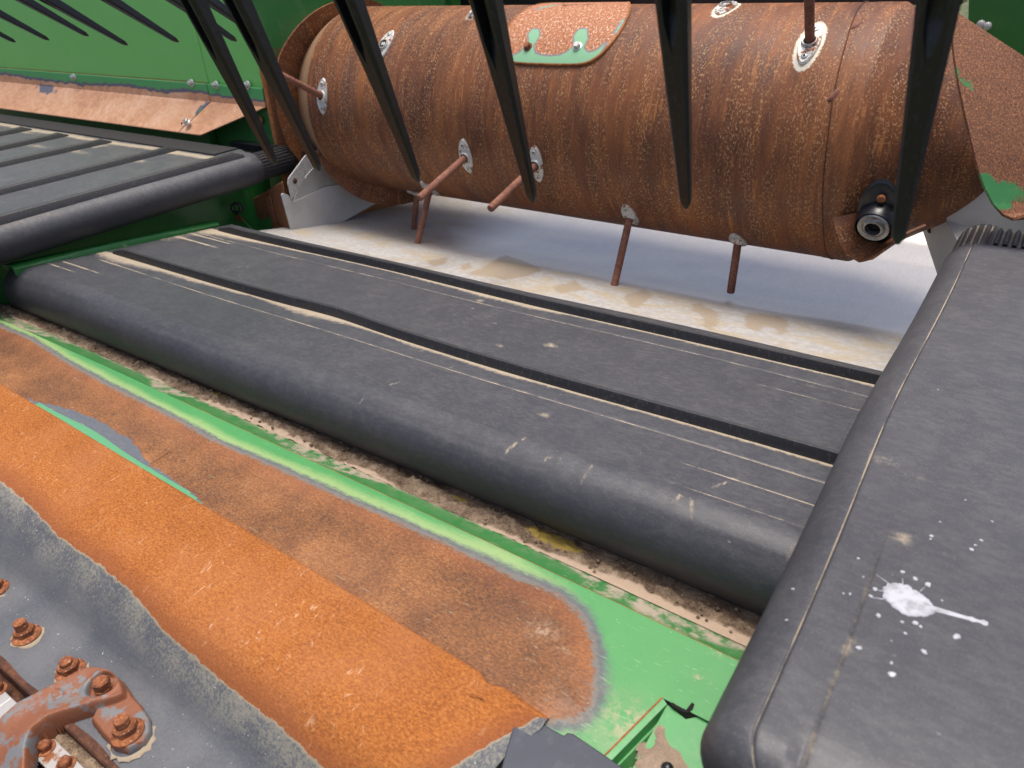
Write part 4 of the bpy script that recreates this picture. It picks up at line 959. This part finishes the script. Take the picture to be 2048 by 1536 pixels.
for i, (g, (u0, v0)) in enumerate(zip(GUARDS, GA and [(0, 0)]*len(GUARDS))):
    x0, t0, hl = GA[i]; rot = [.05, .05, .05, .05, .05, .05, .0, 0, 0, 0, 0][i]
    gp = ellipse_patch(x0, t0, hl, .0185, 'finger_guard', GM_, aug, 1.25, rot=rot)
    for sg in (-1, 1):
        t = t0+sg*hl*.66/DR; c_ = cyl(x0, t, DR+.0040); a = MB()
        a.lathe([(.0058, 0), (.0058, .0010), (.0048, .0022), (.0024, .0027), (.0022, .0012), (.0005, .0011)], c_, drum_dir(t), 18); a.build('screw', M['zinc_clean'] if i in (6, 2, 3, 1) and sg > 0 or i == 6 else M['galv'], gp, auto=40)
        MB().lathe([(.0019, .00125), (.0019, .0030)], c_, drum_dir(t), 6).build('screw_socket', M['hole'], gp, smooth=False)
    # collar, hole and finger
    f0, f1 = g[3], g[4]
    if f0:
        bx_, bt = oncyl(f0[0], f0[1], DR+.004) if i not in (9, 10) else (x0, t0)
        base_ = np.array(cyl(x0, t0, DR)) if i != 8 else np.array(cyl(x0, t0, DR))
        tip = onx(f1[0], f1[1], x0+.0)
        dirv = tip-base_; L = np.linalg.norm(dirv); dirv /= L
        a = MB(); a.lathe([(.0165, -.004), (.0150, .005), (.0128, .0085), (.0112, .0085), (.0108, .003)], cyl(x0, t0, DR+.0005), tuple(dirv*.5+np.array(drum_dir(t0))*.5), 24, cap=False); a.build('collar', GM_, gp, auto=40)
        MB().lathe([(.0109, 0), (.0109, .0012)], cyl(x0, t0, DR+.0065), tuple(dirv*.5+np.array(drum_dir(t0))*.5), 20).build('bore', M['hole'], gp)
        fr = .0086; a = MB(); a.lathe([(fr, -.03), (fr, L-.003), (fr*.94, L-.0012), (fr*.78, L)], tuple(base_), tuple(dirv), 22); a.build('finger', M['finger'], aug, auto=40)
    else:
        a = MB(); a.lathe([(.0165, -.004), (.0150, .005), (.0128, .0085), (.0112, .0085), (.0108, .003)], cyl(x0, t0, DR+.0005), drum_dir(t0), 24, cap=False); a.build('collar', GM_, gp, auto=40)
        MB().lathe([(.0109, 0), (.0109, .0012)], cyl(x0, t0, DR+.0062), drum_dir(t0), 20).build('bore', M['hole'], gp)
# black plastic guard with chrome insert
xb, tb = oncyl(1757, 425); xb1, tb1 = oncyl(1757, 378)
bk = ellipse_patch(xb, tb+.02, .070, .036, 'black_finger_guard', M['black'], aug, 1.0, bulge=.012)
t = tb-.14; c_ = cyl(xb, t, DR+.004); a = MB(); xr_, tr_ = oncyl(1750, 452, DR+.02)
c_ = cyl(xr_, tr_, DR+.002); ddir = np.array([-.05, -.75, -.30]); ddir /= np.linalg.norm(ddir)
a.lathe([(.038, -.014), (.036, .006), (.034, .018), (.0315, .024)], c_, tuple(ddir), 32, cap=False); a.build('guard_boss', M['black'], bk)
a = MB(); a.lathe([(.0285, .023), (.0270, .0255), (.021, .0235), (.0160, .028), (.0138, .0282), (.0130, .024), (.0128, .010)], c_, tuple(ddir), 32, cap=False); a.build('chrome_insert', M['chrome'], bk, auto=40)
MB().lathe([(.0129, .0), (.0129, .016)], c_, tuple(ddir), 20).build('bore', M['hole'], bk)
for (u, v) in [(1763, 397), (1752, 437)]:
    x, t = oncyl(u, v, DR+.018 if v > 420 else DR+.006); MB().lathe([(.0075, -.003), (.0075, .0015), (.0055, .0035), (.002, .0028)], cyl(x, t, DR+(.024 if v > 420 else .008)), drum_dir(t), 18).build('screw', M['nut'], bk)

# ------------------------------------------------------------------ auger pan and side sheets
pan = thing('auger_pan', 'bright bare steel pan with brown mud stains curving under the rusty drum', 'pan', (-.9, 1.5, -.70))
pp = [(1.13, -.628), (1.16, -.632), (1.25, -.650), (1.35, -.668), (1.43, -.681), (1.47, -.688), (1.52, -.697), (1.60, -.708), (1.70, -.720), (1.80, -.730), (1.90, -.735), (2.00, -.730), (2.10, -.710), (2.18, -.675)]
pq = resamp(pp, 110); xsn = np.linspace(-1.76, -.02, 320)
X = np.repeat(xsn, 110); Y = np.tile(pq[:, 0], 320); Z = np.tile(pq[:, 1], 320)
def ppan(u, v):
    d = ray(u, v); an = np.arctan2(pq[:, 1], pq[:, 0]); k = np.argsort(an); y = np.interp(math.atan2(d[2], d[1]), an[k], pq[k, 0]); return (d[0]*y/d[1], y)
mudp = [[(1380, 605), (1405, 605), (1445, 628), (1440, 650), (1425, 665), (1405, 655), (1398, 630), (1378, 620)], [(1488, 622), (1560, 630), (1580, 640), (1580, 665), (1560, 668), (1535, 655), (1520, 668), (1485, 655)], [(1555, 645), (1580, 648), (1578, 672), (1545, 670)],
        [(960, 535), (1010, 508), (1060, 525), (1090, 540), (1060, 552), (1010, 560), (985, 555), (930, 548)], [(920, 530), (940, 522), (948, 535), (915, 545)], [(1240, 590), (1290, 576), (1310, 590), (1280, 618), (1255, 612)], [(850, 520), (900, 512), (895, 528), (860, 535)], [(1100, 575), (1150, 560), (1180, 580), (1120, 590)]]
mud = np.full(X.shape, 1.)
for L in mudp: mud = np.minimum(mud, sdf(X, Y, [ppan(*p) for p in L])+.002)
mud = np.minimum(mud, dseg(X, Y, [ppan(978, 428), ppan(945, 460)])*1.0+.004-0*X)
yb = np.interp(X, [-1.72, -1.3, -.9, -.5, -.05], [1.55, 1.42, 1.445, 1.46, 1.50])+.03*(fbm(X*5, X*0, 3)-.5)
dull = np.clip((yb-Y)/.05+.5, 0, 1); dull = np.maximum(dull, .8*np.exp(-((X+1.72)/.03)**2))
dull = np.maximum(dull, .75*np.clip((-1.2-X)/.3, 0, 1))
Z = Z+.004*(fbm(X*5, Y*6, 61, 2)-.5)*2
mk('pan_floor', np.stack([X, Y, Z], 1), gridfaces(320, 110), M['pan'], pan, attrs=dict(mud=mud, dull=dull))
def sheet(name, pts3, mat, parent, off, **k): return bevel(MB().prism([tuple(p) for p in pts3], off).build(name, mat, parent, smooth=False, **k), .0008)
P_ = lambda L, x: [onx(u, v, x) for u, v in L]
sheet('side_sheet', P_([(563, 390), (566, 386), (575, 389), (582, 395), (586, 404), (650, 374), (720, 360), (800, 330), (880, 300), (980, 280), (980, 300), (860, 350), (750, 408), (687, 443), (585, 470)], -1.716), M['sheet'], pan, (-.004, 0, 0))
sheet('upper_sheet', P_([(586, 403), (600, 368), (640, 318), (700, 280), (820, 280), (800, 345), (720, 372), (650, 376)], -1.722), M['zinc_clean'], pan, (-.003, 0, 0))
br = sheet('bracket_strip', P_([(584, 400), (576, 368), (577, 357), (611, 311), (660, 290), (680, 300), (640, 318), (612, 352)], -1.708), M['galv'], pan, (-.004, 0, 0))
hp = onx(590, 362, -1.7075); MB().lathe([(.0075, 0), (.0075, .0008)], tuple(hp), (1, 0, 0), 20).build('bolt_hole', M['rustdark'], br)
# right: flared sheet
r0 = np.array([-.185, 1.98, -.72]); rw = thing('right_pan_sheet', 'pale flared sheet with a small hole beside the ribbed roller end of the right belt', 'sheet', (-.1, 1.7, -.6))
a = ony(1842, 452, 1.80); b = ony(1878, 560, 1.66); c_ = ony(1990, 640, 1.42); d = ony(1892, 440, 1.62)
bevel(MB().prism([tuple(a), tuple(b), tuple(c_), tuple(ony(1925, 500, 1.52)), tuple(d), tuple(ony(1895, 400, 1.62)), tuple(ony(1840, 400, 1.80))], (.004, .004, 0)).build('flared_sheet', M['sheet'], rw, smooth=False), .0006)
bevel(MB().prism([tuple(ony(1893, 380, 1.60)), tuple(ony(1893, 440, 1.60)), tuple(ony(1926, 505, 1.54)), tuple(ony(2300, 560, 1.54)), tuple(ony(2300, 380, 1.54))], (.0, .006, 0)).build('end_sheet', M['sheet'], rw, smooth=False), .0006)
hp = ony(1860, 461, 1.722); MB().lathe([(.004, -.004), (.0055, .0), (.0055, .001)], tuple(hp), (-.4, -1, 0), 16).build('hole', M['rustdark'], rw)

# ------------------------------------------------------------------ left frame between the belts
fr = thing('draper_frame', 'green and rusted frame plates below the left side belt', 'frame', (-1.85, .9, -.62))
lip = [(x, y) for x, y in ()]
V = []
for y in np.linspace(.62, 1.13, 30):
    z = feed_top(y)+.010+.0*y; k = .002*math.sin(y*9)
    V += [(-1.80, y, z-.002), (-1.770, y, z+.002+k), (-1.762, y, z+.000+k), (-1.757, y, z-.006), (-1.757, y, z-.02)]
mk('green_lip', V, gridfaces(30, 5), M['green_dk'], fr, auto=40)
MB().box((-1.90, .15, -.85), (-1.87, 1.40, -.52)).build('inner_panel', M['green_dk'], fr, smooth=False)
MB().box((-1.90, .15, -.72), (-1.76, .66, -.66)).build('lower_panel', M['green_dk'], fr, smooth=False)
X_, Z_ = np.meshgrid(np.linspace(0, 1, 30), np.linspace(0, 1, 24), indexing='ij')
def quadplate(name, TL, TR, BR, BL, y, mat, parent, wearf, n=40, yoff=None):
    a, b, c, d = [ony(u, v, y) for u, v in (TL, TR, BR, BL)]; V = []; W = []
    for i in range(n):
        for j in range(n):
            s0, t = i/(n-1), j/(n-1); p = (a*(1-s0)+b*s0)*(1-t)+(d*(1-s0)+c*s0)*t; V.append(p); W.append(wearf(s0, t))
    o = mk(name, V, gridfaces(n, n), mat, parent, attrs=dict(wear=W)); so_ = o.modifiers.new('s', 'SOLIDIFY'); so_.thickness = .004; return o
quadplate('rusted_plate', (481, 413), (566, 362), (587, 470), (505, 474), 1.335, M['green_rust'], fr, lambda s0, t: (t-.55+(-.35 if s0 > .62 else .0))*.12 if t < 1 else .1)
quadplate('rusted_rib', (534, 392), (541, 388), (560, 474), (552, 474), 1.328, M['green_rust'], fr, lambda s0, t: -.05)
quadplate('knuckle', (448, 434), (478, 428), (520, 474), (440, 474), 1.26, M['green_rust'], fr, lambda s0, t: (t-.35)*.1)
quadplate('rust_gusset', (566, 300), (640, 300), (600, 400), (480, 414), 1.45, M['rustdark'], fr, lambda s0, t: 0)
mb = MB(); c_ = ony(476, 415, 1.25); mb.lathe([(.013, 0), (.016, .004), (.016, .014), (.009, .014), (.009, .004)], tuple(c_), (.6, -1, .2), 20, cap=False); mb.build('pipe_end', M['black'], fr)
for (u, v, y) in [(446, 447, 1.24), (571, 463, 1.325), (306, 438, 1.18)]:
    MB().lathe([(.006, 0), (.006, .002), (.0035, .005)], tuple(ony(u, v, y)), (0, -1, .3), 12).build('rivet', M['galv'], fr)

# ------------------------------------------------------------------ rear wall
WY = 1.42
wall = thing('rear_wall', 'sun bleached green rear wall with a peach coloured rust skirt behind the left belt', 'machine panel', (-2.6, WY, -.4))
sx = float(ony(413, 150, WY)[0]); wx = float(ony(524, 150, WY)[0])
ztop = float(ony(250, 147, WY)[2]); 
def wallz(px): p = ony(*px, WY); return p[0], p[2]
bevel(MB().box((-4.6, WY, -.302), (sx-.0015, WY+.004, .5)).build('panel', M['green_wall'], wall, smooth=False), .001)
bevel(MB().box((sx+.0015, WY+.001, -.306), (wx, WY+.005, .5)).build('panel', M['green_wall'], wall, smooth=False), .001)
MB().box((-4.6, WY+.006, -.70), (wx+.004, WY+.010, -.30)).build('lower_panel', M['green_dk'], wall, smooth=False)
MB().box((-4.6, WY-.02, -.50), (sx-.03, WY+.002, -.415)).build('lower_rail', M['green_dk'], wall, smooth=False)
# skirt: vertical strip then a fold that leans forward
def skirt(name, x0, x1, right_diag, ys_top):
    nx = max(20, int((x1-x0)/.006)); nz = 40; V = []; W = []; L1 = .052; L2 = .115
    for i in range(nx):
        x = x0+(x1-x0)*i/(nx-1)
        for j in range(nz):
            s0 = (L1+L2)*j/(nz-1)
            xx = x
            if right_diag:
                hi = x1; lo = right_diag; t = max(0, (s0-L1)/L2); xr = hi+(lo-hi)*t; xl = x0+(right_diag[0] if isinstance(right_diag, tuple) else 0)*t; xx = x0-.075*t+(xr-(x0-.075*t))*i/(nx-1)
            else:
                t = max(0, (s0-L1)/L2); xx = x0+(x1-.075*t-x0)*i/(nx-1)
            if s0 < L1: p = (xx, WY-.004, -.303-s0)
            else: t = s0-L1; p = (xx, WY-.004-t*.73, -.303-L1-t*.68)
            V.append(p); w_ = (.031-s0)*1.0+.006*math.sin(xx*6)+.012*math.exp(-((xx+2.35)/.1)**2); W.append(w_)
    return V, W, nx, nz
V, W, nx, nz = skirt('a', -4.6, sx-.002, None, 0)
W = [max(w_, .012-math.hypot(v[0]-(-2.085), (v[2]+.385)*1.4)*.55+.012, .006-math.hypot((v[0]+3.05)*.25, (v[2]+.362)*1.2)*.6+.004) for w_, v in zip(W, V)]
o = mk('skirt_plate', V, gridfaces(nx, nz), M['skirt'], wall, attrs=dict(wear=W), auto=20); so_ = o.modifiers.new('s', 'SOLIDIFY'); so_.thickness = .003
V, W, nx, nz = skirt('b', sx+.002, wx-.004, float(sx+.03), 0)
W = [w_+.004 if w_ > 0 else w_ for w_ in W]
o = mk('skirt_plate', V, gridfaces(nx, nz), M['skirt'], wall, attrs=dict(wear=W), auto=20); so_ = o.modifiers.new('s', 'SOLIDIFY'); so_.thickness = .003
MB().box((-4.6, WY-.0062, -.306), (sx-.002, WY-.001, -.3025)).build('skirt_top_edge', M['rustedge'], wall, smooth=False)
for (u, v, yy, mt) in [(149, 154, WY-.006, 'zinc_clean'), (384, 166, WY-.006, 'zinc_clean'), (433, 170, WY-.006, 'zinc_clean'), (496, 170, WY-.006, 'zinc_clean'), (375, 245, 1.345, 'zinc_clean'), (520, 241, WY, 'nut')]:
    p = ony(u, v, yy); dr_ = (0, -1, .15) if v < 200 or u > 500 else (0, -.65, .75)
    MB().lathe([(.0115, 0), (.0115, .002), (.0095, .004), (.0075, .0045)], tuple(p), dr_, 20).lathe([(.0075, .004), (.008, .005), (.0078, .010), (.0045, .012)], tuple(p), dr_, 6).lathe([(.0035, .011), (.0035, .015)], tuple(p), dr_, 10).build('bolt', M[mt], wall, auto=35)
p = ony(364, 247, 1.345); MB().lathe([(.004, 0), (.004, .001)], tuple(p), (0, -.65, .75), 10).build('hole', M['hole'], wall)
# rusty corner post at the wall's end
mb = MB().box((wx+.0005, WY-.006, -.75), (wx+.012, WY+.004, -.25)); mb.build('corner_post', M['rustedge'], wall, smooth=False)
MB().box((wx+.0005, WY-.002, -.25), (wx+.012, WY+.03, .5)).build('corner_post', M['green_wall'], wall, smooth=False)
MB().box((-1.98, WY-.05, -.47), (-1.80, WY-.02, -.452)).build('black_stop', M['black'], wall, smooth=False)

# side sheet going back beside the auger's left end
side = thing('opening_side_sheet', 'dark green side sheet, rusted below, behind the left end of the drum', 'machine panel', (wx, 1.9, -.2))
ny_, nz_ = 60, 70; V = []; W = []
for i in range(ny_):
    for j in range(nz_):
        y = 1.42+.79*i/(ny_-1); z = -.78+1.3*j/(nz_-1); V.append((wx+.012+.02*(y-1.42), y, z)); W.append((z+.22+.10*(y-1.46))*.8)
o = mk('side_sheet', V, gridfaces(ny_, nz_), M['green_rust'], side, attrs=dict(wear=W)); so_ = o.modifiers.new('s', 'SOLIDIFY'); so_.thickness = .004
MB().box((wx-.02, 2.21, -.3), (wx+.05, 2.26, .5)).build('rear_post', M['green_dk'], side, smooth=False)
# rear top beam and right panel
be = thing('rear_beam', 'black cross beam just above and behind the rusty drum', 'beam', (-.8, 2.3, 0))
bx0 = float(ony(826, 5, 2.3)[0]); bx1 = float(ony(1924, 8, 2.3)[0])
bevel(MB().box((bx0, 2.3, float(ony(1900, 10, 2.3)[2])), (bx1, 2.4, .35)).build('beam_tube', M['black'], be, smooth=False), .004)
gp = thing('right_green_panel', 'deep green panel behind the top of the right hand flight', 'machine panel', tuple(float(k) for k in ony(2010, 30, 2.2)))
bevel(MB().prism([tuple(ony(u, v, 2.2)) for u, v in [(1942, -200), (1936, 60), (2048, 160), (2300, 330), (2300, -200)]], (0, .01, 0)).build('panel', M['green_dk'], gp, smooth=False), .001)
for (u, v) in [(1962, 48), (1975, 52)]: MB().lathe([(.009, 0), (.009, .006), (.004, .009)], tuple(ony(u, v, 2.19)), (0, -1, 0), 12).build('bolt', M['galv'], gp)

# ------------------------------------------------------------------ reel tines
def tine_mesh(L=.34):
    """tapered plastic tine along -Z from origin (tip at z=0, root at z=L); channel section that closes toward the tip"""
    V = []; K = 44
    for i in range(K+1):
        s0 = i/K; z = L*s0
        hw = .0048+.0150*s0      # half width across (x)
        dp = .0075+.0220*s0                                       # depth (y)
        if s0 < .025: k = math.sqrt(max(0.10, 1-((.025-s0)/.025)**2)); hw *= k; dp *= k
        gv = max(0, min(1, (s0-.42)/.08)); gw = hw*.45*min(1, .3+gv)
        gd = .012*gv
        b = hw*.3
        yb = .004*math.sin(s0*math.pi*.5)
        V += [(-hw+b, -dp/2+yb, z), (-gw, -dp/2+yb, z), (-gw*.9, -dp/2+gd+yb, z), (gw*.9, -dp/2+gd+yb, z), (gw, -dp/2+yb, z), (hw-b, -dp/2+yb, z), (hw, -dp/2+b+yb, z),
              (hw*.8, dp/2+yb-b*.5, z), (hw*.5, dp/2+yb, z), (-hw*.5, dp/2+yb, z), (-hw*.8, dp/2+yb-b*.5, z), (-hw, -dp/2+b+yb, z)]
    n = 12; Fs = gridfaces(K+1, n, True)+[tuple(range(n)), tuple(K*n+i for i in range(n))[::-1]]
    me = bpy.data.meshes.new('reel_tine'); me.from_pydata(V, [], Fs); me.materials.append(M['tine'])
    me.polygons.foreach_set('use_smooth', [True]*len(me.polygons)); me.set_sharp_from_angle(angle=rad(32)); me.update(); return me
TM = tine_mesh(.34)
def put_tine(tip, up, label, group, yaw=0, sc_=1):
    o = bpy.data.objects.new('reel_tine', TM); COL.objects.link(o)
    zax = Vector([float(k) for k in up]).normalized(); xax = Vector((1, 0, 0)); xax = (xax-zax*xax.dot(zax)).normalized(); yax = zax.cross(xax)
    R_ = Matrix((xax, yax, zax)).transposed() @ Matrix.Rotation(yaw, 3, 'Z')
    o.matrix_world = Matrix.Translation(Vector([float(k) for k in tip])) @ R_.to_4x4() @ Matrix.Scale(sc_, 4)
    tag(o, label, 'reel tine', group); return o
YT = .62
def bat(y, z, x0, x1, label):
    t = thing('reel_bat', label, 'reel bat', (x0, y, z)); MB().lathe([(.024, 0), (.024, x1-x0)], (x0, y, z), (1, 0, 0), 28).build('tube', M['black'], t); return t
tips = [(552, 330), (639, 341), (837, 363), (1067, 404), (1373, 416), (1795, 487)]
tops = [(381, 0), (470, 0), (693, 0), (968, 0), (1345, 0), (1879, 0)]
lab = ['leftmost of the large black tines, its tip over the left belt roller end', 'second large black tine from the left, its tip at the grey bracket strip',
       'large black tine ending at the lower left of the drum beside a crossed finger', 'large black tine overlapping the left edge of the drum cover plate',
       'large black tine in the middle of the drum, right of the cover plate', 'rightmost and nearest large black tine, its tip over the black finger guard']
for t_, p_, l_ in zip(tips, tops, lab):
    tip = ony(*t_, YT); x = tip[0]; top_ = onx(*p_, x); put_tine(tip, top_-tip, l_, 'large tines of the near reel bat', sc_=1.0)
bat(.575, .112, -3.2, .5, 'black reel bat tube above the picture carrying the large tines')
far = [((31, 84), (-60, 38)), ((98, 80), (0, 28)), ((177, 72), (42, 0)), ((255, 90), (97, 0)), ((357, 84), (219, 0)), ((473, 82), (345, 0)), ((535, 82), (420, 0))]
fl = ['far thin tine at the left edge, lowest and shortest of the row', 'far thin tine second from the left edge, over the green wall', 'far thin tine third from the left edge, its tip over the bleached wall',
      'far thin tine fourth from the left, ending lowest on the green wall', 'far thin tine just left of the large tines', 'far thin tine seen between the first two large tines', 'far thin tine whose tip shows right of the second large tine']
for (t_, p_), l_ in zip(far, fl):
    tip = ony(*t_, .92); top_ = tip+np.array([0, -.953, .668])
    put_tine(tip, top_-tip, l_, 'small looking tines of the far reel bat', sc_=1.0)
